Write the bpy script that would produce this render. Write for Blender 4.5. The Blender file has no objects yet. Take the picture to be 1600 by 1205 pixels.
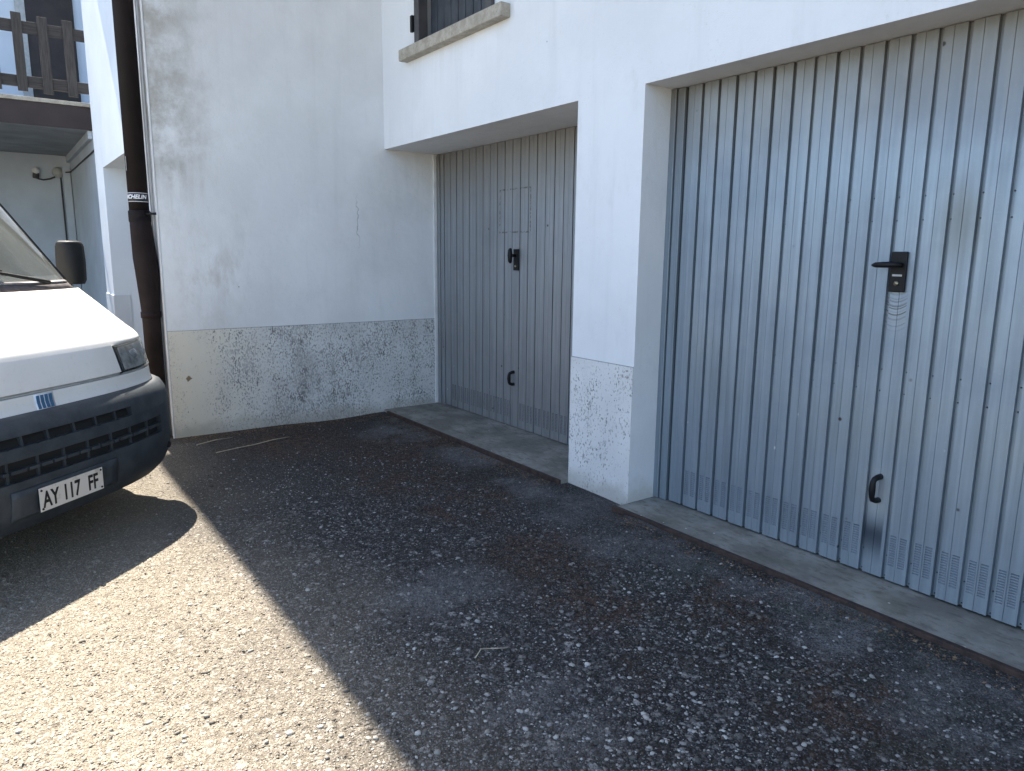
import bpy, bmesh, math, random
import numpy as np
from mathutils import Vector, Matrix
random.seed(7); rng = np.random.default_rng(7)
C = bpy.context.scene.collection
SC = bpy.context.scene
PI = math.pi

# ------------------------------------------------------------------ camera, sky, sun, exposure
cam_d = bpy.data.cameras.new('camera'); cam = bpy.data.objects.new('camera', cam_d); C.objects.link(cam)
SC.camera = cam
cam_d.sensor_width = 36; cam_d.sensor_fit = 'HORIZONTAL'; cam_d.lens = 1127.13 / 1600 * 36
cam_d.clip_start = .05; cam_d.clip_end = 3000
r_ = (0.582321, 0.812901, 0.009652); u_ = (-0.150535, 0.096152, 0.983918); f_ = (-0.7989, 0.574409, -0.178361)
cam.matrix_world = Matrix(((r_[0], u_[0], -f_[0], 0), (r_[1], u_[1], -f_[1], 0), (r_[2], u_[2], -f_[2], 1.45), (0, 0, 0, 1)))

SUN = Vector((-.679, -.051, 1.0)).normalized()          # direction towards the sun
w = bpy.data.worlds.new('World'); SC.world = w; w.use_nodes = True
nt = w.node_tree; nt.nodes.clear()
sky = nt.nodes.new('ShaderNodeTexSky'); sky.sky_type = 'NISHITA'; sky.sun_disc = False
sky.sun_elevation = math.asin(SUN.z); sky.sun_rotation = math.atan2(SUN.x, SUN.y)
sky.altitude = 200; sky.air_density = 1.0; sky.dust_density = 1.2; sky.ozone_density = 1.0
bg = nt.nodes.new('ShaderNodeBackground'); bg.inputs['Strength'].default_value = .122
ow = nt.nodes.new('ShaderNodeOutputWorld')
nt.links.new(sky.outputs[0], bg.inputs[0]); nt.links.new(bg.outputs[0], ow.inputs[0])
sd = bpy.data.lights.new('sun', 'SUN'); sd.energy = 5.0; sd.angle = math.radians(.53); sd.color = (1, .91, .79)
so = bpy.data.objects.new('sun', sd); C.objects.link(so)
so.rotation_euler = SUN.to_track_quat('Z', 'Y').to_euler(); so.location = (0, 0, 12)
SC.view_settings.view_transform = 'Standard'; SC.view_settings.look = 'None'
SC.view_settings.gamma = 1; SC.view_settings.use_curve_mapping = False
SC.view_settings.exposure = 1.96
SC.cycles.max_bounces = 8; SC.cycles.transparent_max_bounces = 12
SC.cycles.use_denoising = True
SC.cycles.caustics_reflective = False; SC.cycles.caustics_refractive = False

# ------------------------------------------------------------------ node helpers
class N:
    """small builder for one material"""
    def __init__(s, name):
        s.m = bpy.data.materials.new(name); s.m.use_nodes = True
        s.t = s.m.node_tree; s.b = s.t.nodes['Principled BSDF']
        s.pos = s.t.nodes.new('ShaderNodeNewGeometry').outputs['Position']
        s.sep = None
    def n(s, typ, **kw):
        x = s.t.nodes.new(typ)
        for k, v in kw.items(): setattr(x, k, v)
        return x
    def l(s, a, b): s.t.links.new(a, b)
    def put(s, sock, v):
        if hasattr(v, 'links') or isinstance(v, bpy.types.NodeSocket): s.l(v, sock)
        else: sock.default_value = v
    def math(s, op, a, b=0.0, c=0.0, clamp=False):
        x = s.n('ShaderNodeMath', operation=op, use_clamp=clamp)
        s.put(x.inputs[0], a); s.put(x.inputs[1], b); s.put(x.inputs[2], c)
        return x.outputs[0]
    def xyz(s):
        if s.sep is None:
            s.sep = s.n('ShaderNodeSeparateXYZ'); s.l(s.pos, s.sep.inputs[0])
        return s.sep.outputs
    def ramp(s, v, a, b, lo=0.0, hi=1.0):
        x = s.n('ShaderNodeMapRange', interpolation_type='SMOOTHSTEP'); x.clamp = True
        s.put(x.inputs[0], v); s.put(x.inputs[1], a); s.put(x.inputs[2], b); s.put(x.inputs[3], lo); s.put(x.inputs[4], hi)
        return x.outputs[0]
    def vec(s, scale=(1, 1, 1), off=(0, 0, 0)):
        x = s.n('ShaderNodeMapping'); s.l(s.pos, x.inputs[0]); x.inputs['Scale'].default_value = scale; x.inputs['Location'].default_value = off
        return x.outputs[0]
    def noise(s, scale, detail=4, rough=.55, vec=None, dist=0.0):
        x = s.n('ShaderNodeTexNoise'); s.l(vec or s.pos, x.inputs['Vector'])
        x.inputs['Scale'].default_value = scale; x.inputs['Detail'].default_value = detail
        x.inputs['Roughness'].default_value = rough; x.inputs['Distortion'].default_value = dist
        return x.outputs[0]
    def voro(s, scale, feature='F1', vec=None):
        x = s.n('ShaderNodeTexVoronoi', feature=feature); s.l(vec or s.pos, x.inputs['Vector']); x.inputs['Scale'].default_value = scale
        return x
    def mix(s, f, a, b, mode='MIX'):
        x = s.n('ShaderNodeMix', data_type='RGBA', blend_type=mode)
        s.put(x.inputs[0], f)
        for sock, v in ((x.inputs[6], a), (x.inputs[7], b)):
            if isinstance(v, tuple): sock.default_value = (*v, 1) if len(v) == 3 else v
            else: s.l(v, sock)
        return x.outputs[2]
    def col(s, v):
        if isinstance(v, tuple): s.b.inputs['Base Color'].default_value = (*v, 1)
        else: s.l(v, s.b.inputs['Base Color'])
    def rough(s, v): s.put(s.b.inputs['Roughness'], v)
    def metal(s, v): s.put(s.b.inputs['Metallic'], v)
    def spec(s, v): s.put(s.b.inputs['Specular IOR Level'], v)
    def bump(s, h, strength=.5, dist=.01, prev=None):
        x = s.n('ShaderNodeBump'); x.inputs['Strength'].default_value = strength; x.inputs['Distance'].default_value = dist
        s.put(x.inputs['Height'], h)
        if prev: s.l(prev, x.inputs['Normal'])
        s.l(x.outputs[0], s.b.inputs['Normal']); return x.outputs[0]
    def gauss(s, ax, c, wd):      # soft bump of half width wd round c along axis value ax
        return s.ramp(s.math('ABSOLUTE', s.math('SUBTRACT', ax, c)), wd, 0.0)
MAT = {}
def simple(name, col, rough=.5, metal=0.0, var=.12, scale=20, bump=.0, spec=.5):
    k = N(name)
    n = k.noise(scale, 5)
    dk = tuple(c * (1 - var) for c in col); lt = tuple(min(1, c * (1 + var)) for c in col)
    k.col(k.mix(k.ramp(n, .3, .7), dk, lt)); k.rough(rough); k.metal(metal); k.spec(spec)
    if bump: k.bump(n, bump, .004)
    MAT[name] = k.m
    return k.m

# --- plaster
def plaster(name, base, wing=False):
    k = N(name); x, y, z = k.xyz()
    big = k.noise(1.3, 5, .6); med = k.noise(7, 6, .65)
    streak = k.noise(1.0, 5, .6, k.vec((9, 9, .7)))
    c = k.mix(k.ramp(big, .35, .7), tuple(v * .93 for v in base), base)
    c = k.mix(k.math('MULTIPLY', k.ramp(streak, .5, .75), .25), c, tuple(v * .74 for v in base))
    if wing:
        # grey-brown weather stain down the free edge, yellowed below
        edge = k.ramp(k.math('ADD', y, k.math('MULTIPLY', k.math('SUBTRACT', med, .5), .5)), 1.62, 1.06)
        hi = k.ramp(k.math('ADD', z, k.math('MULTIPLY', k.math('SUBTRACT', streak, .5), 1.1)), 1.75, 2.25)
        st = k.math('MULTIPLY', k.math('MULTIPLY', edge, hi), k.ramp(k.noise(4, 7, .7), .3, .62))
        c = k.mix(k.math('MULTIPLY', st, .85), c, (.36, .345, .305))
        lo = k.math('MULTIPLY', k.math('MULTIPLY', k.gauss(y, 1.45, .55), k.gauss(z, 1.25, .5)), k.ramp(k.noise(5, 7, .72, k.vec((1, 1, .45))), .45, .72))
        c = k.mix(k.math('MULTIPLY', lo, .6), c, (.45, .43, .41))
        lo2 = k.math('MULTIPLY', k.math('MULTIPLY', k.ramp(y, 2.0, 1.15), k.ramp(z, 2.4, 1.6)), k.ramp(k.noise(3.3, 7, .72, k.vec((1, 1, .6), (4, 1, 3))), .46, .7))
        c = k.mix(k.math('MULTIPLY', lo2, .5), c, (.47, .455, .43))
        soft = k.math('MULTIPLY', k.ramp(k.noise(2.1, 5, .6), .42, .7), .34)
        c = k.mix(soft, c, (.63, .635, .64))
        # thin flaked crack
        ck = k.math('MULTIPLY', k.gauss(k.math('ADD', y, k.math('MULTIPLY', k.math('SUBTRACT', k.noise(9, 4), .5), .12)), 2.6, .007), k.gauss(z, 1.72, .3))
        c = k.mix(k.math('MULTIPLY', ck, .6), c, (.2, .19, .18))
    if not wing:   # dribble below the sill, grime near the lintel edges
        dr = k.math('MULTIPLY', k.math('MULTIPLY', k.ramp(x, -5.5, -5.4), k.ramp(x, -4.0, -4.1)), k.math('MULTIPLY', k.ramp(z, 2.45, 2.95), k.ramp(k.noise(1, 5, .7, k.vec((16, 1, .8))), .45, .7)))
        c = k.mix(k.math('MULTIPLY', dr, .14), c, (.48, .45, .39))
        le = k.math('MULTIPLY', k.ramp(z, 2.55, 2.34), k.ramp(k.noise(1, 5, .7, k.vec((7, 7, 3))), .5, .75))
        c = k.mix(k.math('MULTIPLY', le, .14), c, (.45, .43, .40))
    fl = k.voro(5.5); fl2 = k.noise(3, 2)
    fleck = k.math('MULTIPLY', k.ramp(fl.outputs[0], .035, .02), k.ramp(fl2, .56, .6))
    c = k.mix(k.math('MULTIPLY', fleck, .7), c, (.16, .15, .14))
    ed = k.math('MULTIPLY', k.ramp(k.noise(55, 4, .65), .60, .66), k.ramp(k.noise(3.5, 3), .5, .6))
    c = k.mix(k.math('MULTIPLY', ed, .12), c, (.35, .33, .30))
    # damp grime just above the ground
    gr = k.math('MULTIPLY', k.ramp(k.math('ADD', z, k.math('MULTIPLY', k.math('SUBTRACT', med, .5), .25)), .2, .03), .55)
    c = k.mix(gr, c, (.42, .39, .34))
    k.col(c); k.rough(.9); k.spec(.2)
    h = k.math('ADD', k.noise(160, 4, .6), k.math('ADD', k.math('MULTIPLY', k.noise(14, 4), 1.8), k.math('MULTIPLY', k.noise(4.5, 3), 4.0)))
    k.bump(h, .36, .004)
    MAT[name] = k.m
plaster('plaster', (.775, .80, .825))
plaster('plaster_wing', (.785, .805, .825), True)

def plinth_mat(name, dens, wing):
    k = N(name); x, y, z = k.xyz()
    base = (.73, .735, .73)
    med = k.noise(6, 6, .65)
    c = k.mix(k.ramp(k.noise(2.2, 5), .35, .7), tuple(v * .86 for v in base), base)
    if wing:
        yel = k.ramp(k.math('ADD', y, k.math('MULTIPLY', k.math('SUBTRACT', med, .5), .9)), 2.0, 1.05)
        c = k.mix(k.math('MULTIPLY', yel, .7), c, (.66, .62, .50))
        fb = k.math('MULTIPLY', k.gauss(k.math('ADD', y, k.math('MULTIPLY', k.math('SUBTRACT', k.noise(30, 4), .5), .06)), 1.175, .03), k.gauss(k.math('ADD', z, k.math('MULTIPLY', k.math('SUBTRACT', k.noise(33, 4), .5), .06)), .484, .03))
        c = k.mix(k.ramp(fb, .15, .4), c, (.22, .17, .11))
        gm = k.math('MULTIPLY', k.gauss(k.math('ADD', y, k.math('MULTIPLY', k.math('SUBTRACT', med, .5), .8)), 2.15, .9), k.ramp(k.noise(3.2, 6, .7), .38, .7))
        c = k.mix(k.math('MULTIPLY', gm, .5), c, (.42, .42, .425))
        ext = k.math('MULTIPLY', k.ramp(k.math('ADD', y, k.math('MULTIPLY', k.math('SUBTRACT', med, .5), .7)), 1.15, 1.6), .12)
    else:
        ext = k.math('MULTIPLY', k.ramp(med, .4, .7), .04)
    # flaked paint: small vertical chips that thicken in streaks
    n1 = k.noise(82, 3, .6, k.vec((1.0, 1.0, .62)))
    n3 = k.noise(40, 5, .7, k.vec((1.0, 1.0, .5), (3, 1, 2)))
    n2 = k.noise(1.7, 6, .68, k.vec((4.5, 4.5, .9)))
    thr = k.math('SUBTRACT', k.math('SUBTRACT', dens, k.math('ADD', k.math('MULTIPLY', n2, .30), k.math('MULTIPLY', k.noise(2.6, 4, .6, None), .24))), ext)
    chip = k.math('MAXIMUM', k.ramp(n1, thr, k.math('ADD', thr, .03)), k.ramp(n3, k.math('ADD', thr, .05), k.math('ADD', thr, .075)))
    c = k.mix(k.math('MULTIPLY', chip, k.ramp(k.noise(9, 3), .3, .7, .6, .95)), c, k.mix(k.ramp(k.noise(15, 3), .35, .65), (.15, .15, .15), (.38, .38, .375)))
    fz = k.math('MULTIPLY', k.ramp(k.noise(95, 4, .7, k.vec((1, 1, .7))), .5, .68), k.ramp(k.noise(2.9, 5, .68, k.vec((1.6, 1.6, 1), (5, 2, 7))), .44, .62))
    c = k.mix(k.math('MULTIPLY', fz, .6 if wing else .3), c, (.22, .22, .225))
    dk = k.ramp(k.math('ADD', z, k.math('MULTIPLY', k.math('SUBTRACT', med, .5), .22)), .17, .04)
    c = k.mix(k.math('MULTIPLY', dk, .6), c, (.34, .32, .28))
    ln = k.ramp(z, .852 if wing else .834, .858 if wing else .84)
    c = k.mix(k.math('MULTIPLY', ln, .75), c, (.13, .13, .125))
    k.col(c); k.rough(.85); k.spec(.25)
    k.bump(k.math('SUBTRACT', k.math('MULTIPLY', k.noise(90, 4), .5), k.math('MULTIPLY', chip, .8)), .45, .004)
    MAT[name] = k.m
plinth_mat('plinth_wing', .925, True)
plinth_mat('plinth_pillar', .885, False)

# --- ground
def ground_base(k):
    """colour of the worn, mossy asphalt as a function of place (no aggregate yet)"""
    x, y, z = k.xyz()
    big = k.noise(1.1, 5, .6); med = k.noise(4.5, 6, .65); fine = k.noise(30, 4, .6)
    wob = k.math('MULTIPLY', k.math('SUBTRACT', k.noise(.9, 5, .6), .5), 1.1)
    # dry dusty wheel track; sunlit and shaded ground tones painted in as well
    lit_lane = k.ramp(k.math('ADD', y, wob), 1.5, .2)
    c = k.mix(lit_lane, (.021, .020, .0185), (.183, .162, .128))
    c = k.mix(k.math('MULTIPLY', k.ramp(big, .42, .68), .45), c, k.mix(lit_lane, (.042, .041, .039), (.222, .198, .158)))
    # brown moss and leaf litter
    band = k.math('MULTIPLY', k.ramp(k.math('ADD', y, k.math('MULTIPLY', k.math('SUBTRACT', med, .5), .9)), 1.25, 1.9), k.ramp(y, 2.85, 2.45))
    moss = k.math('MULTIPLY', band, k.ramp(k.noise(1.7, 6, .68), .44, .62))
    c = k.mix(k.math('MULTIPLY', moss, .85), c, k.mix(k.ramp(fine, .4, .6), (.018, .011, .007), (.045, .03, .018)))
    left = k.math('MULTIPLY', k.ramp(x, -3.6, -4.6), k.ramp(y, 1.3, 2.0))
    c = k.mix(k.math('MULTIPLY', k.math('MULTIPLY', left, k.ramp(y, 2.85, 2.5)), k.ramp(med, .3, .6, .35, .9)), c, (.026, .017, .012))
    green = k.math('MULTIPLY', k.math('MULTIPLY', k.ramp(y, 1.7, 2.5), k.ramp(x, -3.2, -1.8)), k.ramp(k.noise(3.1, 5, .65), .46, .62))
    c = k.mix(k.math('MULTIPLY', green, .65), c, (.046, .056, .037))
    def blobs(lst):
        out = None
        for bx, by, br in lst:
            dx = k.math('SUBTRACT', x, bx); dy = k.math('SUBTRACT', y, by)
            d = k.math('SQRT', k.math('ADD', k.math('MULTIPLY', dx, dx), k.math('MULTIPLY', dy, dy)))
            g = k.ramp(k.math('ADD', d, k.math('MULTIPLY', k.math('SUBTRACT', med, .5), .55)), br, br * .25)
            out = g if out is None else k.math('MAXIMUM', out, g)
        return out
    bl_m = k.math('MULTIPLY', blobs([(-4.7, 2.40, .65), (-4.05, 2.05, .55), (-3.45, 2.15, .5), (-2.62, 2.12, .46), (-2.1, 1.95, .38), (-1.15, 2.2, .26), (-1.75, 2.4, .36), (-5.35, 1.75, .6)]), k.ramp(k.noise(6, 5, .7), .36, .56))
    c = k.mix(k.math('MULTIPLY', bl_m, .97), c, k.mix(k.ramp(fine, .42, .6), (.018, .0095, .005), (.078, .042, .022)))
    moss = k.math('MAXIMUM', moss, bl_m)
    bl_d = k.math('MULTIPLY', blobs([(-5.2, 2.62, .42), (-3.05, 2.6, .42), (-2.5, 2.42, .3), (-.85, 2.45, .35), (-2.55, 1.5, .42), (-1.6, 1.35, .3), (-1.35, 2.5, .25)]), k.ramp(k.noise(3.3, 5, .65), .36, .6))
    # pale cement dust beside the thresholds
    dust = k.math('MULTIPLY', k.ramp(k.math('ADD', y, k.math('MULTIPLY', k.math('SUBTRACT', med, .5), .7)), 2.35, 2.75), k.ramp(k.noise(2.0, 5, .6), .42, .58))
    c = k.mix(k.math('MULTIPLY', k.math('MAXIMUM', dust, k.math('MULTIPLY', bl_d, .8)), .9), c, k.mix(k.ramp(fine, .3, .7), (.115, .117, .118), (.205, .207, .206)))
    dust = k.math('MAXIMUM', dust, k.math('MULTIPLY', bl_d, .8))
    # dirt gathered along the wing wall
    wd = k.math('MULTIPLY', k.ramp(k.math('ADD', x, k.math('MULTIPLY', k.math('SUBTRACT', med, .5), .3)), -5.62, -5.85), k.ramp(y, 2.7, 2.3))
    c = k.mix(k.math('MULTIPLY', wd, .85), c, (.03, .022, .016))
    return c, lit_lane, moss, dust
k = N('asphalt')
c, lit_lane, moss, dust = ground_base(k)
v1 = k.voro(95); v2 = k.voro(210)
cellv = k.n('ShaderNodeSeparateColor'); k.l(v1.outputs['Color'], cellv.inputs[0])
cell2 = k.n('ShaderNodeSeparateColor'); k.l(v2.outputs['Color'], cell2.inputs[0])
stone = k.math('MULTIPLY', k.ramp(v1.outputs['Distance'], .55, .32), k.ramp(cellv.outputs[0], .35, .5))
stone = k.math('MULTIPLY', stone, k.math('SUBTRACT', 1.0, k.math('MULTIPLY', dust, .6)))
val = k.math('POWER', cellv.outputs[1], 2.0)
lightc = k.mix(lit_lane, k.mix(val, (.035, .034, .032), (.19, .185, .175)), k.mix(val, (.15, .133, .103), (.40, .36, .295)))  # aggregate takes the same painted shaded and sunlit tones
am = k.n('ShaderNodeAttribute', attribute_name='stone_mask').outputs['Fac']; av = k.n('ShaderNodeAttribute', attribute_name='stone_value').outputs['Fac']
av2 = k.math('POWER', av, 2.2)
bigc = k.mix(lit_lane, k.mix(k.math('POWER', av, 2.8), (.011, .0105, .010), (.40, .39, .37)), k.mix(av2, (.14, .122, .095), (.40, .365, .30)))
stone = k.math('MULTIPLY', stone, k.math('SUBTRACT', 1.0, k.math('MULTIPLY', moss, .75)))
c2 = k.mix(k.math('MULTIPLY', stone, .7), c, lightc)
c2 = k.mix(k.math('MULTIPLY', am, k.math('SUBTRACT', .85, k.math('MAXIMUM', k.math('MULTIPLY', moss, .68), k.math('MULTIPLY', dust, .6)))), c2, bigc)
c2 = k.mix(k.math('MULTIPLY', k.ramp(cell2.outputs[0], .72, .85), .5), c2, k.mix(lit_lane, (.16, .16, .165), (.46, .42, .35)))
c2 = k.mix(k.math('MULTIPLY', k.ramp(cell2.outputs[1], .6, .8), .65), c2, k.mix(lit_lane, (.018, .017, .017), (.15, .125, .09)))
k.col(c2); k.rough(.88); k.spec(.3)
h = k.math('ADD', k.math('MULTIPLY', k.ramp(v1.outputs['Distance'], .6, .1), k.math('ADD', k.math('MULTIPLY', cellv.outputs[2], .8), .2)),
           k.math('MULTIPLY', k.ramp(v2.outputs['Distance'], .6, .1), .4))
b1 = k.bump(h, .9, .006)
k.bump(k.noise(18, 5, .6), .5, .02, b1)
MAT['asphalt'] = k.m
k = N('pebble')
c, lit_lane, moss, dust = ground_base(k)
gi = [n for n in k.t.nodes if n.type == 'NEW_GEOMETRY'][0].outputs['Random Per Island']
wn = k.n('ShaderNodeTexWhiteNoise', noise_dimensions='1D'); k.l(gi, wn.inputs['W'])
p = k.math('POWER', gi, 1.7)
lit_tone = k.mix(p, (.17, .15, .117), (.41, .375, .31))  # pale tone of the sunlit side painted into the stones
darker = k.mix(k.math('POWER', gi, 1.8), (.018, .017, .016), (.46, .45, .43))  # dark tone of the shaded garage side painted into the stones
stc = k.mix(lit_lane, darker, lit_tone)
stc = k.mix(k.math('MULTIPLY', k.ramp(wn.outputs['Value'], .8, .9), .4), stc, (.16, .12, .085))
k.col(k.mix(k.math('MAXIMUM', k.math('MULTIPLY', moss, .6), k.math('MULTIPLY', dust, .5)), stc, c)); k.rough(.85); k.spec(.3)
k.bump(k.noise(300, 3), .4, .002)
MAT['pebble'] = k.m

# --- concrete threshold
k = N('threshold_concrete'); x, y, z = k.xyz()
n1 = k.noise(3, 6, .65); n2 = k.noise(25, 6, .7, k.vec((.6, 1.4, 1)))
c = k.mix(k.ramp(n1, .35, .68), (.165, .16, .14), (.31, .305, .27))
c = k.mix(k.math('MULTIPLY', k.ramp(n2, .5, .66), .6), c, (.09, .085, .07))
c = k.mix(k.math('MULTIPLY', k.ramp(k.noise(5, 5), .55, .7), .45), c, (.12, .125, .08))
vs = k.voro(14)
c = k.mix(k.math('MULTIPLY', k.ramp(vs.outputs[0], .09, .06), k.ramp(k.noise(4, 2), .5, .56)), c, (.6, .6, .58))
k.col(c); k.rough(.85)
k.bump(k.noise(60, 6, .7), .5, .004); MAT['threshold'] = k.m

# --- galvanised sheet
def galv(name, base, big):
    k = N(name); x, y, z = k.xyz()
    st = k.noise(1.0, 6, .6, k.vec((38, 1, 1.1))); cl = k.noise(2.2, 5, .6); sp = k.noise(120, 3, .6)
    c = k.mix(k.ramp(st, .3, .7), tuple(v * .86 for v in base), tuple(v * 1.1 for v in base))
    c = k.mix(k.math('MULTIPLY', k.ramp(cl, .45, .72), .35), c, tuple(v * .72 for v in base))
    c = k.mix(k.math('MULTIPLY', k.ramp(sp, .6, .72), .25), c, tuple(v * 1.3 for v in base))
    # warm light off the soffit painted in as brown, uneven dust low down
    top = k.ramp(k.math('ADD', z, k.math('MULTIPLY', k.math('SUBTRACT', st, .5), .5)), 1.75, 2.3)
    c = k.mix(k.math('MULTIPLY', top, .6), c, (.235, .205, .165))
    fl = k.voro(6)
    c = k.mix(k.math('MULTIPLY', k.ramp(fl.outputs[0], .07, .03), k.ramp(k.noise(3, 2), .5, .56)), c, (.06, .055, .05))
    fl2 = k.voro(9, vec=k.vec((1, 1, .5)))
    c = k.mix(k.math('MULTIPLY', k.math('MULTIPLY', k.ramp(fl2.outputs[0], .05, .02), k.ramp(z, .9, .5)), .7), c, (.75, .76, .77))
    rgh = k.ramp(cl, .3, .7, .40, .56)
    if big:
        sm = k.math('MULTIPLY', k.gauss(k.math('ADD', x, k.math('MULTIPLY', k.math('SUBTRACT', cl, .5), .2)), -1.345, .13), k.gauss(z, 1.6, .26))
        c = k.mix(k.math('MULTIPLY', sm, .6), c, (.13, .13, .115))
        strip = k.math('MULTIPLY', k.ramp(x, -1.581, -1.575), k.ramp(x, -1.484, -1.490))
        # arcs rubbed by the hanging keys
        zz = k.math('SUBTRACT', z, k.math('MULTIPLY', k.math('POWER', k.math('ABSOLUTE', k.math('ADD', x, 1.532)), 2.0), 9.0))
        arcs = k.ramp(k.noise(1.0, 4, .7, None), .0, 1.0)
        nn = k.n('ShaderNodeTexNoise', noise_dimensions='1D'); k.l(zz, nn.inputs['W']); nn.inputs['Scale'].default_value = 105; nn.inputs['Detail'].default_value = 2
        rub = k.math('MULTIPLY', k.math('MULTIPLY', k.ramp(nn.outputs[0], .46, .68), strip), k.gauss(z, 1.235, .11))
        c = k.mix(k.math('MULTIPLY', k.gauss(z, 1.22, .13), k.math('MULTIPLY', strip, .22)), c, (.42, .43, .44))
        c = k.mix(k.math('MULTIPLY', rub, .85), c, (.07, .07, .07))
        # bare polished patch under the pull handle
        pt = k.math('MULTIPLY', strip, k.gauss(k.math('ADD', z, k.math('MULTIPLY', k.math('SUBTRACT', cl, .5), .12)), .24, .14))
        c = k.mix(k.math('MULTIPLY', pt, .9), c, (.045, .06, .085))
        hf = k.math('MULTIPLY', k.gauss(x, -1.53, .12), k.gauss(z, .42, .17))
        c = k.mix(k.math('MULTIPLY', hf, .45), c, (.55, .57, .58))
    else:
        # ghost of a removed rectangular notice
        dx = k.math('ABSOLUTE', k.math('ADD', x, 4.70)); dz = k.math('ABSOLUTE', k.math('SUBTRACT', z, 1.79))
        d = k.math('MAXIMUM', k.math('SUBTRACT', dx, .205), k.math('SUBTRACT', dz, .165))
        ln = k.math('MULTIPLY', k.ramp(k.math('ABSOLUTE', d), .009, .003), k.ramp(k.noise(38, 4, .7), .46, .56))
        c = k.mix(k.math('MULTIPLY', ln, .75), c, (.06, .05, .04))
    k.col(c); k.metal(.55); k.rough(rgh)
    k.bump(k.math('ADD', k.noise(1.0, 3, .5, k.vec((30, 1, 1.5))), k.math('MULTIPLY', k.noise(2.5, 2), 3.0)), .12, .006)
    MAT[name] = k.m
galv('galvanised_big', (.262, .318, .37), True)
galv('galvanised_small', (.29, .312, .335), False)

simple('black_plastic', (.006, .0065, .008), .5, 0, .12, 20, 0, .25)
simple('dark_void', (.008, .008, .009), .9)
simple('rivet_steel', (.05, .05, .05), .5)
simple('brass', (.35, .30, .22), .4, .8)
simple('zinc_frame', (.42, .43, .44), .5, .4, .2, 40)
k = N('rust'); n = k.noise(22, 6, .7)
k.col(k.mix(k.ramp(n, .35, .65), (.018, .012, .010), (.055, .032, .024))); k.rough(.8); k.bump(n, .4, .004); MAT['rust'] = k.m
simple('drain_brown', (.0085, .0058, .006), .7, 0, .25, 5, 0, .2)
simple('drain_brown_lower', (.013, .008, .008), .7, 0, .3, 6, 0, .2)
simple('sticker_black', (.012, .012, .016), .5)
simple('sticker_white', (.75, .76, .78), .5)
simple('white_metal', (.68, .69, .70), .5, 0, .08, 8)
k = N('weathered_wood'); n = k.noise(3, 6, .7, k.vec((26, 26, 1.6)))
k.col(k.mix(k.ramp(n, .3, .7), (.024, .021, .020), (.068, .06, .055))); k.rough(.8); k.bump(n, .4, .004); MAT['weathered_wood'] = k.m
k = N('rail_wood'); n = k.noise(3, 6, .7, k.vec((26, 1.6, 26)))
k.col(k.mix(k.ramp(n, .3, .7), (.022, .019, .019), (.058, .051, .048))); k.rough(.8); k.bump(n, .4, .004); MAT['rail_wood'] = k.m
simple('shutter_frame', (.06, .058, .062), .6, 0, .2, 14, .2)
simple('shutter_board', (.035, .042, .052), .55, 0, .25, 10, .2)
simple('door_brown', (.028, .02, .018), .6, 0, .25, 5)
simple('fascia_brown', (.034, .023, .022), .7, 0, .2, 4, .2)
simple('soffit_grey', (.26, .28, .29), .85, 0, .2, 2)
simple('far_plaster', (.60, .66, .72), .9, 0, .05, 2, .1)
simple('under_plaster', (.47, .52, .57), .9, 0, .08, 2, .1)
simple('cable', (.05, .05, .05), .6)
simple('box_grey', (.40, .41, .40), .6)
k = N('sill_stone'); n = k.noise(14, 7, .7); n2 = k.noise(70, 4, .6)
c = k.mix(k.ramp(n, .35, .65), (.30, .275, .225), (.42, .395, .335))
c = k.mix(k.math('MULTIPLY', k.ramp(n2, .58, .68), .6), c, (.16, .15, .125)); k.col(c); k.rough(.85); k.bump(n2, .4, .004); MAT['sill'] = k.m
simple('roof_wood', (.30, .24, .18), .7, 0, .2, 4)

# ------------------------------------------------------------------ mesh helpers
def link(name, me, mat=None, parent=None, smooth=False, **props):
    o = bpy.data.objects.new(name, me); C.objects.link(o)
    if mat is not None and not me.materials: me.materials.append(MAT[mat] if isinstance(mat, str) else mat)
    if smooth:
        me.polygons.foreach_set('use_smooth', [True] * len(me.polygons))
    if parent is not None:
        o.parent = parent; o.matrix_parent_inverse = Matrix.Identity(4)
    for a, b in props.items(): o[a] = b
    return o
def mesh(bm, name='mesh'):
    me = bpy.data.meshes.new(name); bm.to_mesh(me); bm.free(); return me
def addbox(bm, x0, x1, y0, y1, z0, z1, bev=0.0):
    vs = [bm.verts.new((x, y, z)) for x in (x0, x1) for y in (y0, y1) for z in (z0, z1)]
    fs = [(0, 1, 3, 2), (4, 6, 7, 5), (0, 4, 5, 1), (2, 3, 7, 6), (0, 2, 6, 4), (1, 5, 7, 3)]
    F = [bm.faces.new([vs[i] for i in f]) for f in fs]
    if bev:
        es = list({e for f in F for e in f.edges})
        bmesh.ops.bevel(bm, geom=es, offset=bev, segments=2, affect='EDGES', profile=.5)
def box(name, b, mat, parent, bev=0.0, **props):
    bm = bmesh.new(); addbox(bm, *b, bev=bev); return link(name, mesh(bm, name), mat, parent, **props)
def boxes(name, bs, mat, parent, bev=0.0, **props):
    bm = bmesh.new()
    for b in bs: addbox(bm, *b, bev=bev)
    return link(name, mesh(bm, name), mat, parent, **props)
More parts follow.
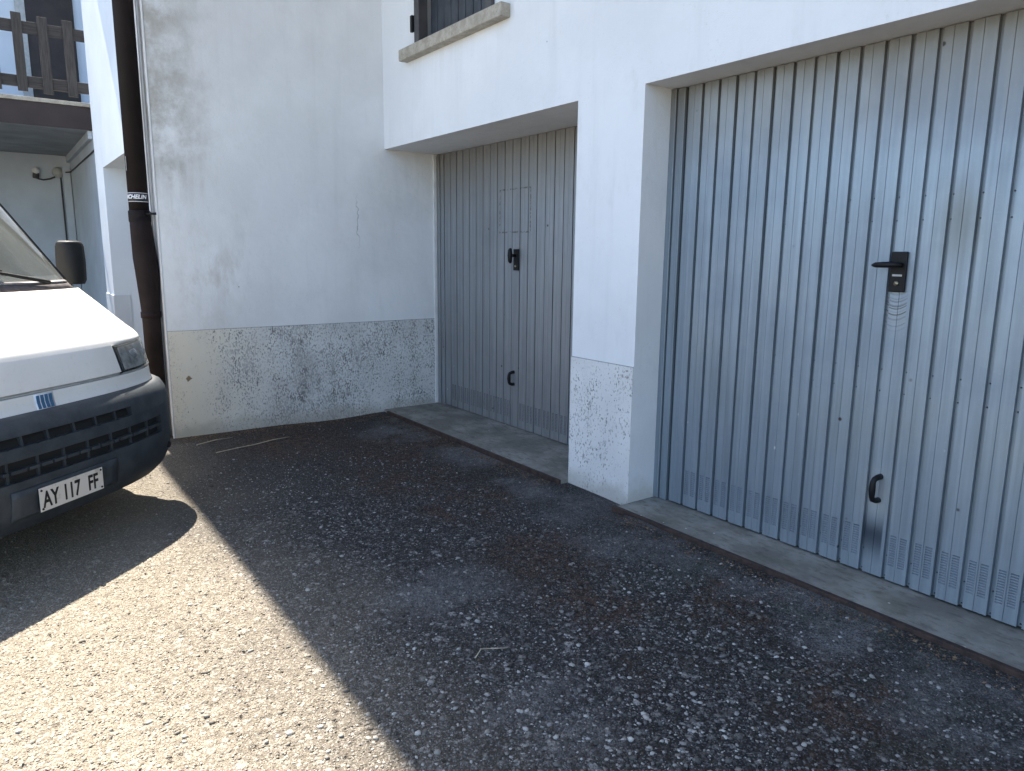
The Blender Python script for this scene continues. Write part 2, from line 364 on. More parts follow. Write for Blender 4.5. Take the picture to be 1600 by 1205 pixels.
def addtube(bm, pts, rad, seg=16, cap=True):
    if not hasattr(rad, '__len__'): rad = [rad] * len(pts)
    pts = [Vector(p) for p in pts]; rings = []
    ref = None
    for i, p in enumerate(pts):
        d = (pts[min(i + 1, len(pts) - 1)] - pts[max(i - 1, 0)]).normalized()
        if ref is None: ref = d.orthogonal().normalized()
        a = (ref - d * ref.dot(d)).normalized(); ref = a; b = d.cross(a)
        rings.append([bm.verts.new(p + (a * math.cos(t) + b * math.sin(t)) * rad[i]) for t in [2 * PI * j / seg for j in range(seg)]])
    for A, B in zip(rings, rings[1:]):
        for j in range(seg): bm.faces.new((A[j], A[(j + 1) % seg], B[(j + 1) % seg], B[j]))
    if cap:
        bm.faces.new(rings[0][::-1]); bm.faces.new(rings[-1])
def tube(name, pts, rad, mat, parent, seg=16, **props):
    bm = bmesh.new(); addtube(bm, pts, rad, seg); bmesh.ops.recalc_face_normals(bm, faces=bm.faces[:])
    return link(name, mesh(bm, name), mat, parent, smooth=True, **props)
def empty(name, loc, label, cat, rot=None, group=None):
    o = bpy.data.objects.new(name, None); C.objects.link(o); o.location = loc; o.empty_display_size = .2
    if rot is not None: o.rotation_euler = rot
    o['label'] = label; o['category'] = cat
    if group: o['group'] = group
    return o
def text_mesh(s, size, depth=.0006, sx=1.0, bold=0.0):
    cu = bpy.data.curves.new('lettering', 'FONT'); cu.body = s; cu.size = size; cu.extrude = depth; cu.offset = bold
    cu.align_x = 'CENTER'; cu.align_y = 'CENTER'; cu.resolution_u = 3
    o = bpy.data.objects.new('lettering', cu); C.objects.link(o)
    me = bpy.data.meshes.new_from_object(o.evaluated_get(bpy.context.evaluated_depsgraph_get()))
    bpy.data.objects.remove(o)
    if sx != 1: me.transform(Matrix.Diagonal((sx, 1, 1, 1)))
    me.materials.clear()
    return me

# ------------------------------------------------------------------ ground
def ss(t): t = np.clip(t, 0, 1); return t * t * (3 - 2 * t)
_lump = [(rng.uniform(-PI, PI), rng.uniform(.6, 3.5), rng.uniform(0, 2 * PI)) for _ in range(14)]
def gz(x, y):
    x = np.asarray(x, float); y = np.asarray(y, float)
    z = .03 * ss((y - 2.1) / .7) * ss((-2.2 - x) / .9)
    z = z + .03 * ss((-5.2 - x) / .65) * ss((y + 1.5) / 2) * ss((2.6 - y) / .8)
    z = z + .032 * ss((y - 2.3) / .42) * ss((x + 2.9) / .3)
    near = ss((7 - np.hypot(x + 3, y - 1)) / 3)
    for a, f, ph in _lump: z = z + near * .0016 / f * np.sin(f * 2.2 * (x * math.cos(a) + y * math.sin(a)) + ph)
    return z
def grid_mesh(name, xs, ys):
    X, Y = np.meshgrid(xs, ys); Z = gz(X, Y)
    co = np.stack([X, Y, Z], -1).reshape(-1, 3); nx, ny = len(xs), len(ys)
    i = np.arange(nx * ny).reshape(ny, nx)
    q = np.stack([i[:-1, :-1], i[:-1, 1:], i[1:, 1:], i[1:, :-1]], -1).reshape(-1, 4)
    me = bpy.data.meshes.new(name); me.vertices.add(len(co)); me.vertices.foreach_set('co', co.ravel())
    me.loops.add(q.size); me.loops.foreach_set('vertex_index', q.ravel()); me.polygons.add(len(q))
    me.polygons.foreach_set('loop_start', np.arange(0, q.size, 4)); me.polygons.foreach_set('loop_total', np.full(len(q), 4))
    me.update(calc_edges=True); return me
def spread(a, b, n, far, m):
    core = np.linspace(a, b, n)
    return np.concatenate([a - np.geomspace(.3, far, m)[::-1], core, b + np.geomspace(.3, far, m)])
def worley(X, Y, cell, seed, dens, rlo, rhi):
    """scattered flat stones on a jittered grid: height 0..1 and a brightness number for the stone on top"""
    H = np.zeros(X.shape); VAL = np.zeros(X.shape)
    gi, gj = np.floor(X / cell).astype(int), np.floor(Y / cell).astype(int)
    def hsh(i, j, q):
        h = (i * 374761393 + j * 668265263 + q * 2147483647 + seed * 974634777) & 0xffffffff
        h = ((h ^ (h >> 13)) * 1274126177) & 0xffffffff
        return ((h ^ (h >> 16)) & 0xffff) / 65535.0
    for di in (-1, 0, 1):
        for dj in (-1, 0, 1):
            i, j = gi + di, gj + dj
            px = (i + hsh(i, j, 1)) * cell; py = (j + hsh(i, j, 2)) * cell
            a = hsh(i, j, 3) * PI; r = cell * (rlo + (rhi - rlo) * hsh(i, j, 4) ** 2); e = .55 + .4 * hsh(i, j, 5)
            dx, dy = X - px, Y - py
            u = (dx * np.cos(a) + dy * np.sin(a)) / r; v = (-dx * np.sin(a) + dy * np.cos(a)) / (r * e)
            d = (np.abs(u) ** 2.6 + np.abs(v) ** 2.6) ** (1 / 2.6)
            h = np.clip((1 - d) * 2.6, 0, 1) * (.35 + .65 * hsh(i, j, 6)) * (hsh(i, j, 7) < dens)
            h = h * (1 + .35 * (hsh(i, j, 8) - .5) * u)
            up = h > H
            H = np.where(up, h, H); VAL = np.where(up, hsh(i, j, 9), VAL)
    return H, VAL
def axis(a, b, step, lo, hi, far):
    core = np.arange(a, b, step)
    return np.concatenate([lo - np.geomspace(.3, far, 14)[::-1], np.linspace(lo, a - step, int((a - lo) / .045)), core, np.linspace(b, hi, int((hi - b) / .045)), hi + np.geomspace(.3, far, 14)])
gx_, gy_ = axis(-4.4, -.25, .0052, -9, 1, 900), axis(-.75, 2.7, .0052, -4, 3.4, 900)
gme = grid_mesh('ground', gx_, gy_)
co = np.empty(len(gme.vertices) * 3, np.float32); gme.vertices.foreach_get('co', co); co = co.reshape(-1, 3)
fx, fy = co[:, 0].astype(float), co[:, 1].astype(float)
inn = (fx > -4.4) & (fx < -.25) & (fy > -.75) & (fy < 2.7)
hh = np.zeros(len(co)); vv = np.zeros(len(co)); ms = np.zeros(len(co))
Xc, Yc = fx[inn], fy[inn]
h1, v1_ = worley(Xc, Yc, .018, 1, .8, .38, .78)
h2, v2_ = worley(Xc + 7.3, Yc + 3.1, .034, 2, .35, .28, .62)
fade = ss((Xc + 4.4) / .8) * ss((Yc + .75) / .4)
smooth_ = 1 - .65 * ss((Yc - 2.25) / .35)
tot = np.maximum(h1 * .0026, h2 * .0042) * fade * smooth_
tot = tot * 1.35
tot = tot + rng.normal(0, .00035, len(Xc)) * fade
pit = worley(Xc + 2.2, Yc + 9.1, .05, 3, .35, .12, .30)[0]
tot = tot - pit * .008 * fade
co[inn, 2] += tot
ms[inn] = np.clip(np.maximum(h1, h2) * 1.6, 0, 1) * fade * smooth_; vv[inn] = np.where(h2 * .0042 > h1 * .0026, v2_, v1_)
gme.vertices.foreach_set('co', co.ravel())
for nm, arr in (('stone_mask', ms), ('stone_value', vv)):
    at = gme.attributes.new(nm, 'FLOAT', 'POINT'); at.data.foreach_set('value', arr.astype(np.float32))
gme.update()
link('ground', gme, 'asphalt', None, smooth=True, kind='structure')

def pebbles(name, n, rmin, rmax, power, region, dens, ico, flat=(.3, .6), sink=.12):
    (x0, x1, y0, y1) = region
    P = []
    need = n
    while need > 0:
        px = rng.uniform(x0, x1, need * 3); py = rng.uniform(y0, y1, need * 3)
        kp = rng.random(need * 3) < dens(px, py)
        P.append(np.stack([px[kp], py[kp]], -1)[:need]); need -= len(P[-1])
    P = np.concatenate(P); n = len(P)
    r = rmin * (rmax / rmin) ** (rng.random(n) ** power)
    if ico:
        bm = bmesh.new(); bmesh.ops.create_icosphere(bm, subdivisions=1, radius=1)
    else:
        bm = bmesh.new(); bmesh.ops.create_icosphere(bm, subdivisions=1, radius=1)
        bm.free(); bm = bmesh.new()
        vs = [bm.verts.new(v) for v in ((1, 0, 0), (-.5, .87, 0), (-.5, -.87, 0), (.4, .5, .8), (-.75, .1, .8), (.35, -.6, .8), (0, 0, -1))]
        for f in ((3, 4, 5), (0, 1, 3), (1, 4, 3), (1, 2, 4), (2, 5, 4), (2, 0, 5), (0, 3, 5), (0, 2, 6), (2, 1, 6), (1, 0, 6)): bm.faces.new([vs[i] for i in f])
    bm.verts.ensure_lookup_table(); bm.verts.index_update()
    bv = np.array([v.co[:] for v in bm.verts]); bf = np.array([[v.index for v in f.verts] for f in bm.faces]); bm.free()
    nv, nf = len(bv), len(bf)
    V = bv[None] * rng.uniform(.72, 1.28, (n, nv, 1))
    V = V * np.stack([np.ones(n), rng.uniform(.55, 1, n), rng.uniform(*flat, n)], -1)[:, None, :]
    tl = rng.uniform(-.35, .35, n)[:, None]
    vx, vz = V[..., 0] * np.cos(tl) - V[..., 2] * np.sin(tl), V[..., 0] * np.sin(tl) + V[..., 2] * np.cos(tl)
    a = rng.uniform(0, 2 * PI, n)[:, None]
    wx = vx * np.cos(a) - V[..., 1] * np.sin(a); wy = vx * np.sin(a) + V[..., 1] * np.cos(a)
    W = np.stack([wx, wy, vz + sink], -1) * r[:, None, None]
    W[..., 0] += P[:, None, 0]; W[..., 1] += P[:, None, 1]; W[..., 2] += gz(P[:, 0], P[:, 1])[:, None]
    F = (bf[None] + (np.arange(n) * nv)[:, None, None]).reshape(-1, 3)
    me = bpy.data.meshes.new(name); me.vertices.add(n * nv); me.vertices.foreach_set('co', W.ravel())
    me.loops.add(F.size); me.loops.foreach_set('vertex_index', F.ravel()); me.polygons.add(len(F))
    me.polygons.foreach_set('loop_start', np.arange(0, F.size, 3)); me.polygons.foreach_set('loop_total', np.full(len(F), 3))
    me.update(calc_edges=True)
    return link(name, me, 'pebble', None, kind='stuff', label='loose grey stones scattered over the worn asphalt forecourt', category='gravel')
def dens_a(x, y):
    d = np.hypot(x, y); v = np.clip(1.25 - d / 6.0, .12, 1)
    v = v * (1 - .8 * ss((y - 2.2) / .45)) * (y < 2.7) * (1 - .6 * ss((-4.6 - x) / .8)) * (x > -5.8)
    cl = .5 + .5 * np.sin(2.1 * x + 1.3 * np.sin(1.7 * y)) * np.sin(2.6 * y + 1.1 * np.sin(2.2 * x) + .7)
    return v * (.35 + .65 * cl)
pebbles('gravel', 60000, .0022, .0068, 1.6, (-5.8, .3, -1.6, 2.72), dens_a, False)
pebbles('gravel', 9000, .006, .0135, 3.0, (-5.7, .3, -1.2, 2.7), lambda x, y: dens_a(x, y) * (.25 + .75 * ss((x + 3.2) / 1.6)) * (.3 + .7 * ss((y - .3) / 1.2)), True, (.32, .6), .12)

# dead leaf crumbs and chips blown against the walls and the steel edges
simple('litter', (.13, .088, .056), .9, 0, .75, 70)
simple('dry_straw', (.42, .36, .26), .8, 0, .2, 30)
n = 3600
side = rng.random(n)
lx = np.where(side < .42, -5.90 + np.abs(rng.normal(0, .11, n)) + .012, np.where(side < .75, rng.uniform(-5.7, -3.4, n), rng.uniform(-2.8, -.4, n)))
ly = np.where(side < .42, rng.uniform(1.06, 2.75, n), 2.785 - np.abs(rng.normal(0, .07, n)) - .012 - .045 * (side > .75))
rr = .003 + .009 * rng.random(n) ** 2.5
V = []; Fq = []
for i in range(n):
    a_ = rng.uniform(0, 2 * PI); t1, t2 = rng.uniform(-.35, .35, 2); e = rng.uniform(.3, .9); z0 = float(gz(lx[i], ly[i])) + .002 + .4 * rr[i] * abs(t1)
    b_ = len(V)
    for q, (u, v) in enumerate(((1, 0), (.2, e), (-1, .15), (-.1, -e))):
        V.append((lx[i] + rr[i] * (u * math.cos(a_) - v * math.sin(a_)), ly[i] + rr[i] * (u * math.sin(a_) + v * math.cos(a_)), z0 + rr[i] * (u * t1 + v * t2)))
    V.append((lx[i], ly[i], z0 + rr[i] * .3)); 
    for q in range(4): Fq.append((b_ + q, b_ + (q + 1) % 4, b_ + 4))
me = bpy.data.meshes.new('leaf_litter'); me.from_pydata(V, [], Fq); me.update()
link('leaf_litter', me, 'litter', None, kind='stuff', label='brown leaf crumbs gathered along the wall foot and steel edges', category='litter')
def stalk(pts, r, label):
    P_ = [(x_, y_, float(gz(x_, y_)) + .008 + .006 * (i % 2)) for i, (x_, y_) in enumerate(pts)]
    o = tube('dry_stalk', P_, [r] + [r * .85] * (len(P_) - 2) + [r * .4], 'dry_straw', None, 6); o['label'] = label; o['category'] = 'stalk'
stalk([(-5.38, 1.22), (-5.40, 1.36), (-5.44, 1.52), (-5.47, 1.66), (-5.50, 1.80)], .0035, 'long pale dry stalk lying on the asphalt along the wing wall')
stalk([(-5.62, 1.14), (-5.66, 1.28), (-5.69, 1.42)], .003, 'short pale dry stalk nearest the van bumper corner')
stalk([(-2.02, 1.30), (-2.05, 1.345), (-2.03, 1.40), (-2.0, 1.43)], .0022, 'thin curled pale twig on the gravelly asphalt in the middle of the forecourt')

# ------------------------------------------------------------------ house with the garages
house = empty('house', (-3.1, 3.2, 0), 'white plastered house with two grey metal garage doors and a speckled plinth', 'house')
H0 = Vector(house.location)
_box0, _boxes0 = box, boxes
def rel(parent):            # offset of a part whose coordinates are given in world space
    o = Vector((0, 0, 0)); p = parent
    while p is not None: o += Vector(p.location); p = p.parent
    return o
def put(o):                 # world-space mesh under a parent: move the object back by the parent's place
    if o.parent is not None: o.location = -rel(o.parent)
    return o
def B(name, b, mat, parent, bev=0.0, **p): return put(box(name, b, mat, parent, bev, **p))
def BS(name, bs, mat, parent, bev=0.0, **p): return put(boxes(name, bs, mat, parent, bev, **p))
def T(name, pts, rad, mat, parent, seg=16, **p): return put(tube(name, pts, rad, mat, parent, seg, **p))

XW, YF, ZO, TOP = -5.907, 2.87, 2.332, 6.0
DS, DB = 3.39, 3.08            # door planes, small and big
WX0, WX1, WZ0, WZ1 = -5.29, -4.23, 3.03, 4.35
# wall over the doors, pierced by the window (pieces butt end to end)
bm = bmesh.new()
for b in ((XW, WX0, YF, 3.45, ZO, TOP), (WX0, WX1, YF, 3.45, ZO, WZ0), (WX0, WX1, YF, 3.45, WZ1, TOP), (WX1, 7.0, YF, 3.45, ZO, TOP)): addbox(bm, *b)
bmesh.ops.remove_doubles(bm, verts=bm.verts[:], dist=1e-4)
dead = [f for f in bm.faces if len([g for g in bm.faces if g is not f and set(g.verts) == set(f.verts)])]
bmesh.ops.delete(bm, geom=dead, context='FACES')
put(link('wall', mesh(bm), 'plaster', house))
B('pillar', (-3.362, -2.83, YF, 3.45, -.2, ZO), 'plaster', house)
B('pillar', (-.24, 7.0, YF, 3.45, -.2, ZO), 'plaster', house)
B('plinth', (-3.364, -2.831, YF - .006, YF - .0005, -.1, .84), 'plinth_pillar', house)
# wing: long wall facing the forecourt, and its front with the porch opening
B('wing_wall', (-6.25, XW, 1.045, 8.0, -.2, TOP), 'plaster_wing', house, .008)
B('plinth', (XW, XW + .006, 1.049, DS - .012, -.1, .858), 'plinth_wing', house)
bm = bmesh.new()
for b in ((-7.0, -6.25, 1.048, 1.40, -.2, TOP), (-8.63, -7.0, 1.048, 1.40, 2.283, TOP), (-9.2, -8.63, 1.048, 1.40, -.2, TOP)): addbox(bm, *b)
put(link('porch_wall', mesh(bm), 'far_plaster', house))
B('plinth', (-9.21, -8.622, 1.038, 1.2, -.2, .99), 'under_plaster', house)
B('porch_back_wall', (-9.2, -6.25, 4.2, 4.4, -.2, 2.5), 'far_plaster', house)
B('porch_ceiling', (-9.2, -6.25, 1.40, 4.2, 2.35, 2.5), 'far_plaster', house)
B('corner_bead', (XW - .012, XW + .004, 1.036, 1.0445, -.05, TOP), 'white_metal', house)
T('conduit', [(-6.06, 1.036, 0), (-6.06, 1.036, 6)], .011, 'white_metal', house, 10)
# inside of the garages (only ever a dark slot), roof and eave
B('back_wall', (XW, 7.0, 7.9, 8.1, -.2, TOP), 'plaster', house)
B('side_wall', (7.0, 7.2, YF, 8.1, -.2, TOP), 'plaster', house)
B('roof', (-9.6, 7.6, .62, 8.6, 6.0, 6.16), 'roof_wood', house)
B('gutter', (-9.6, 7.6, .52, .62, 6.02, 6.14), 'drain_brown', house)

# window above the small garage: stone sill, frame, boarded shutter
win = empty('x', (0, 0, 0), '', ''); del win['label']; del win['category']; win.name = 'window'; win.parent = house; win.location = Vector((-4.76, YF, 3.03)) - H0
B('sill', (-5.47, -4.05, YF - .075, YF + .3, 2.945, 3.03), 'sill', win, .006)
BS('shutter_frame', [(WX0, WX0 + .075, YF - .03, YF + .05, 3.032, WZ1), (WX1 - .075, WX1, YF - .03, YF + .05, 3.032, WZ1), (WX0 + .075, WX1 - .075, YF - .03, YF + .05, WZ1 - .08, WZ1)], 'shutter_frame', win, .004)
bw = (WX1 - WX0 - .15) / 9
sb = None
for i in range(9):
    x0 = WX0 + .075 + i * bw
    B('shutter_board', (x0 + .004, x0 + bw - .004, YF + .075, YF + .10, 3.075, WZ1 - .08), 'shutter_board', win, .004)
B('dark_sheet', (WX0 + .075, WX1 - .075, YF + .101, YF + .125, 3.033, WZ1 - .08), 'dark_void', win)  # dark sheet behind the boards stands for the unlit opening
for hz_ in (3.13, 3.95): B('hinge', (WX0 - .028, WX0 + .004, YF - .05, YF - .028, hz_, hz_ + .12), 'black_plastic', win, .003)

# thresholds of the two garages
th = B('threshold', (XW + .007, -3.365, 2.81, 3.6, -.1, .052), 'threshold', house)
B('steel_edge', (XW + .10, -3.368, 2.79, 2.81, -.1, .056), 'rust', th, .003)
th2 = B('threshold', (-2.829, -.241, 2.775, 3.6, -.1, .048), 'threshold', house)
put(box('steel_edge', (-2.84, 4.0, 2.745, 2.775, -.1, .053), 'rust', th2, .004))

# --- sheet-metal doors
def strip_mesh(name, pitch, band, depth, zt, louver, mat):
    """one folded strip: recessed band, flat with a crease, optional punched louvers"""
    f0 = band + .0015
    cols = [(0, depth), (band, depth), (f0, 0), (.0235, 0), (.0495, 0), (.0550, 0), (.0565, .0022), (.0580, 0), (.0650, 0), (.0925, 0), (pitch - .0008, 0), (pitch, depth)]
    rows = [.06, .124]
    for i in range(13): rows += [.1265 + .011 * i, .1330 + .011 * i]
    rows += [.28, zt]
    V = [(x, d, z) for z in rows for x, d in cols]; nc = len(cols); Fc = []
    for r in range(len(rows) - 1):
        for c_ in range(nc - 1):
            if louver and c_ in (3, 8) and abs(rows[r + 1] - rows[r] - .0065) < 1e-4: continue
            Fc.append((r * nc + c_, r * nc + c_ + 1, (r + 1) * nc + c_ + 1, (r + 1) * nc + c_))
    if louver:      # slanted pressed blade inside each slot
        for c_ in (3, 8):
            for i in range(13):
                z0_, z1_ = .1265 + .011 * i, .1330 + .011 * i; b = len(V); xa, xb = cols[c_][0], cols[c_ + 1][0]
                V += [(xa, .0002, z0_), (xb, .0002, z0_), (xb, .0055, z1_ - .0026), (xa, .0055, z1_ - .0026)]
                Fc.append((b, b + 1, b + 2, b + 3))
    me = bpy.data.meshes.new(name); me.from_pydata(V, [], Fc); me.update(); me.materials.append(MAT[mat]); return me
def garage_door(x0, n, y, zt, pitch, band, depth, mat, centre, label, frame):
    d = bpy.data.objects.new('garage_door', None); C.objects.link(d); d.parent = house
    d.location = Vector((x0 + n * pitch / 2, y, 0)) - H0; d['label'] = label
    D0 = Vector((x0 + n * pitch / 2, y, 0))
    a = strip_mesh('metal_strip', pitch, band, depth, zt, True, mat); b = strip_mesh('plain_strip', pitch, band, depth, zt, False, mat)
    for i in range(n):
        s = link('metal_strip', b if i in (centre, 0, n - 1) else a, None, d)
        s.location = (x0 + i * pitch - D0.x, (rng.uniform(-.0012, .0012)), 0)
    B('dark_backing', (x0 - .02, x0 + n * pitch + .02, y + .045, y + .07, .055, zt + .01), 'dark_void', d)  # dark sheet stands for the unlit garage behind the slots
    for fx0, fx1 in frame: 
        BS('door_jamb', [(fx0, fx0 + (fx1 - fx0) * .38, y - .012, y + .03, .052, zt), (fx0 + (fx1 - fx0) * .45, fx1 - .004, y - .004, y + .03, .052, zt)], mat, d, .002)
    return d
dbig = garage_door(-2.733, 23, DB, 2.328, .105, .0165, .0175, 'galvanised_big', 11, 'wide bluish galvanised door with light grooves and rivets', [(-2.83, -2.734), (-.318, -.242)])
dsml = garage_door(-5.787, 23, DS, 2.328, .105, .007, .012, 'galvanised_small', 10, 'duller grey door with thin dark grooves, set deep in its recess', [(-5.895, -5.788), (-3.372, -3.363)])
bm = bmesh.new()
for i in range(23):
    for z in (1.70, 1.605, .979, .885, .163, .07):
        cx = -2.733 + i * .105 + .008
        m = Matrix.Translation((cx, DB + .016, z)) @ Matrix.Rotation(PI / 2, 4, 'X')
        bmesh.ops.create_cone(bm, cap_ends=True, segments=8, radius1=.0036, radius2=.0026, depth=.004, matrix=m)
put(link('rivets', mesh(bm), 'rivet_steel', dbig, kind='stuff'))

def rounded(name, b, mat, parent, bev): return B(name, b, mat, parent, bev)
B('door_trim', (XW + .0005, XW + .011, DS - .045, DS - .014, .056, 2.325), 'white_metal', dsml, .002)
# big door: plate, lever, cylinder, pull
pl = B('lock_plate', (-1.564, -1.498, DB - .013, DB, 1.312, 1.478), 'black_plastic', dbig, .004)
bm = bmesh.new(); addtube(bm, [(-1.520, DB - .012, 1.424), (-1.520, DB - .052, 1.424)], .0095, 12)
addtube(bm, [(-1.512, DB - .050, 1.425), (-1.53, DB - .056, 1.425), (-1.57, DB - .060, 1.424), (-1.603, DB - .058, 1.423), (-1.618, DB - .054, 1.422)], [.010, .0125, .0125, .011, .006], 14)
bmesh.ops.recalc_face_normals(bm, faces=bm.faces[:]); put(link('lever', mesh(bm), 'black_plastic', dbig, smooth=True))
T('lock_cylinder', [(-1.532, DB - .012, 1.348), (-1.532, DB - .018, 1.348)], .0095, 'brass', dbig, 14)
B('plate_slot', (-1.552, -1.512, DB - .0145, DB - .0125, 1.377, 1.385), 'zinc_frame', dbig)
def pull(x, y, z0, z1, d):
    bm = bmesh.new()
    addtube(bm, [(x + .004, y + .002, z0), (x + .002, y - .02, z0 + .001), (x - .002, y - .038, z0 + .008), (x - .004, y - .043, z0 + .022), (x - .004, y - .045, (z0 + z1) / 2), (x - .004, y - .043, z1 - .022), (x - .002, y - .038, z1 - .008), (x + .002, y - .02, z1 - .001), (x + .004, y + .002, z1)],
            [.013, .0125, .012, .012, .0145, .012, .012, .0125, .013], 12)
    bmesh.ops.recalc_face_normals(bm, faces=bm.faces[:])
    return put(link('pull_handle', mesh(bm), 'black_plastic', d, smooth=True))
pull(-1.524, DB, .405, .512, dbig)
# small door
B('lock_plate', (-4.700, -4.632, DS - .012, DS, 1.328, 1.494), 'black_plastic', dsml, .004)
bm = bmesh.new(); addtube(bm, [(-4.672, DS - .012, 1.444), (-4.676, DS - .05, 1.444)], .012, 12)
addtube(bm, [(-4.676, DS - .055, 1.385), (-4.676, DS - .06, 1.40), (-4.676, DS - .06, 1.444), (-4.676, DS - .06, 1.485), (-4.676, DS - .055, 1.50)], [.008, .016, .02, .016, .008], 14)
bmesh.ops.recalc_face_normals(bm, faces=bm.faces[:]); put(link('lever', mesh(bm), 'black_plastic', dsml, smooth=True))
T('lock_cylinder', [(-4.666, DS - .011, 1.362), (-4.666, DS - .017, 1.362)], .0085, 'brass', dsml, 14)
pull(-4.694, DS, .412, .512, dsml)

# ------------------------------------------------------------------ downpipe at the wing corner
PX, PY = -6.05, .946
dp = empty('downpipe', (PX, PY, 0), 'dark brown rainwater downpipe at the wing corner behind the van', 'drainpipe')
T('pipe', [(PX, PY, 1.66), (PX, PY, 5.98)], .068, 'drain_brown', dp, 24)
T('boot_pipe', [(PX + .004, PY, 1.70), (PX + .004, PY + .002, 1.62), (PX + .010, PY + .012, 1.40), (PX + .012, PY + .02, 1.30), (PX + .014, PY + .022, 1.05), (PX + .014, PY + .022, .98), (PX + .014, PY + .022, -.05)],
  [.072, .074, .083, .083, .068, .064, .062], 'drain_brown_lower', dp, 24)
T('collar', [(PX, PY, 1.655), (PX, PY, 1.665), (PX, PY, 1.735), (PX, PY, 1.745)], [.070, .076, .076, .070], 'drain_brown', dp, 24)
T('collar', [(PX + .014, PY + .022, .955), (PX + .014, PY + .022, 1.0)], .071, 'drain_brown_lower', dp, 24)
T('bracket', [(PX + .06, PY + .03, 1.72), (PX + .12, PY + .06, 1.72), (PX + .137, PY + .10, 1.72)], .009, 'black_plastic', dp, 8)
# white lettering on a black sticker band wrapped round the pipe
st = T('sticker', [(PX, PY, 1.800), (PX, PY, 1.872)], .0688, 'sticker_black', dp, 32)
def wrap(me, ang, z0, r):
    for v in me.vertices:
        a = ang + v.co.x / r; v.co = Vector((PX + math.cos(a) * (r + v.co.z), PY + math.sin(a) * (r + v.co.z), z0 + v.co.y))
tm = text_mesh('MICHELIN', .040, .0002, 1.0, .0012); tm.transform(Matrix(((1, .25, 0, 0), (0, 1, 0, 0), (0, 0, 1, 0), (0, 0, 0, 1))))
bm = bmesh.new(); bm.from_mesh(tm); bmesh.ops.subdivide_edges(bm, edges=[e for e in bm.edges if e.calc_length() > .006], cuts=2); bmesh.ops.triangulate(bm, faces=bm.faces[:]); bm.to_mesh(tm); bm.free()
va = math.atan2(-PY, -PX)
wrap(tm, va - .42, 1.838, .0694); lo_ = put(link('lettering', tm, 'sticker_white', dp)); 
bm = bmesh.new()
for zz in (1.806, 1.866):
    addtube(bm, [(PX, PY, zz - .0015), (PX, PY, zz + .0015)], .0692, 32)
put(link('sticker_stripe', mesh(bm), 'sticker_white', dp))
B('torn_label', (PX + .03, PX + .036, PY - .0695, PY - .066, 2.02, 2.12), 'zinc_frame', dp)

# ------------------------------------------------------------------ house behind, with the wooden balcony
far = empty('balcony_house', (-13, 0, 0), 'white house behind the van with a brown balcony over its ground floor', 'house')
XB, XBW = -11.0, -14.2
B('wall', (-14.5, XBW, -9.0, 1.25, -.2, 7.5), 'under_plaster', far)
B('wall', (XBW, -9.212, 1.25, 1.488, -.2, 3.30), 'under_plaster', far)
B('upper_wall', (XBW, -9.212, 1.49, 1.80, 2.862, 7.5), 'far_plaster', far)
B('upper_facing', (XBW, XBW + .02, -9.0, 1.49, 3.22, 7.5), 'far_plaster', far)
B('beam', (XBW, XB - .02, 1.20, 1.247, 2.86, 2.958), 'under_plaster', far)
B('balcony_floor', (XBW + .021, XB, -6.0, 1.249, 2.96, 3.20), 'soffit_grey', far)
B('fascia', (XB, XB + .03, -6.0, 1.30, 2.962, 3.235), 'fascia_brown', far, .004)
B('floor_edge', (XB - .10, XB + .045, -6.0, 1.31, 3.237, 3.285), 'sill', far, .004)
B('pilaster', (XBW, XBW + .06, 1.13, 1.235, -.2, 2.79), 'under_plaster', far)
T('conduit', [(XBW + .02, 1.10, 0), (XBW + .02, 1.10, 2.66)], .012, 'cable', far, 8)
rail = bpy.data.objects.new('railing', None); C.objects.link(rail); rail.parent = far; rail.location = (XB + 13, 0, 3.2)
B('rail', (XB - .03, XB + .01, -6.0, 1.40, 4.02, 4.155), 'rail_wood', rail, .004)
B('rail', (XB - .03, XB + .01, -6.0, 1.40, 3.40, 3.53), 'rail_wood', rail, .004)
for i in range(24):
    yc = 1.075 - i * .262
    t = random.uniform(-.006, .006)
    B('slat', (XB + .011, XB + .035, yc - .052, yc + .052, 3.345 + t, 4.235 + t * 2), 'weathered_wood', rail, .004)
B('balcony_door', (XBW + .022, XBW + .07, .84, 1.482, 3.22, 5.45), 'door_brown', far)
B('door_frame', (XBW + .021, XBW + .09, .71, .838, 3.22, 5.5), 'box_grey', far)
# lamp fitting, its cable and the junction box on the ground floor wall
jb = empty('junction_box', (XBW + .02, 1.06, 2.70), 'round grey junction box with a looped cable under the balcony', 'junction box')
T('box_body', [(XBW, 1.07, 2.695), (XBW + .05, 1.07, 2.695)], .085, 'box_grey', jb, 20)
T('cable', [(XBW + .03, 1.02, 2.62), (XBW + .04, .95, 2.585), (XBW + .04, .86, 2.565), (XBW + .04, .79, 2.575), (XBW + .04, .74, 2.60)], .012, 'cable', jb, 8)
T('cable', [(XBW + .045, 1.16, 2.70), (XBW + .1, 1.238, 2.705), (-9.5, 1.238, 2.705)], .010, 'cable', jb, 8)
wl = empty('wall_lamp', (XBW, .74, 2.65), 'small white lamp holder with a black socket on the wall under the balcony', 'lamp')
T('lamp_base', [(XBW, .765, 2.70), (XBW + .10, .765, 2.70)], .05, 'white_metal', wl, 16)
T('socket', [(XBW + .05, .765, 2.66), (XBW + .06, .755, 2.585)], .045, 'cable', wl, 16)
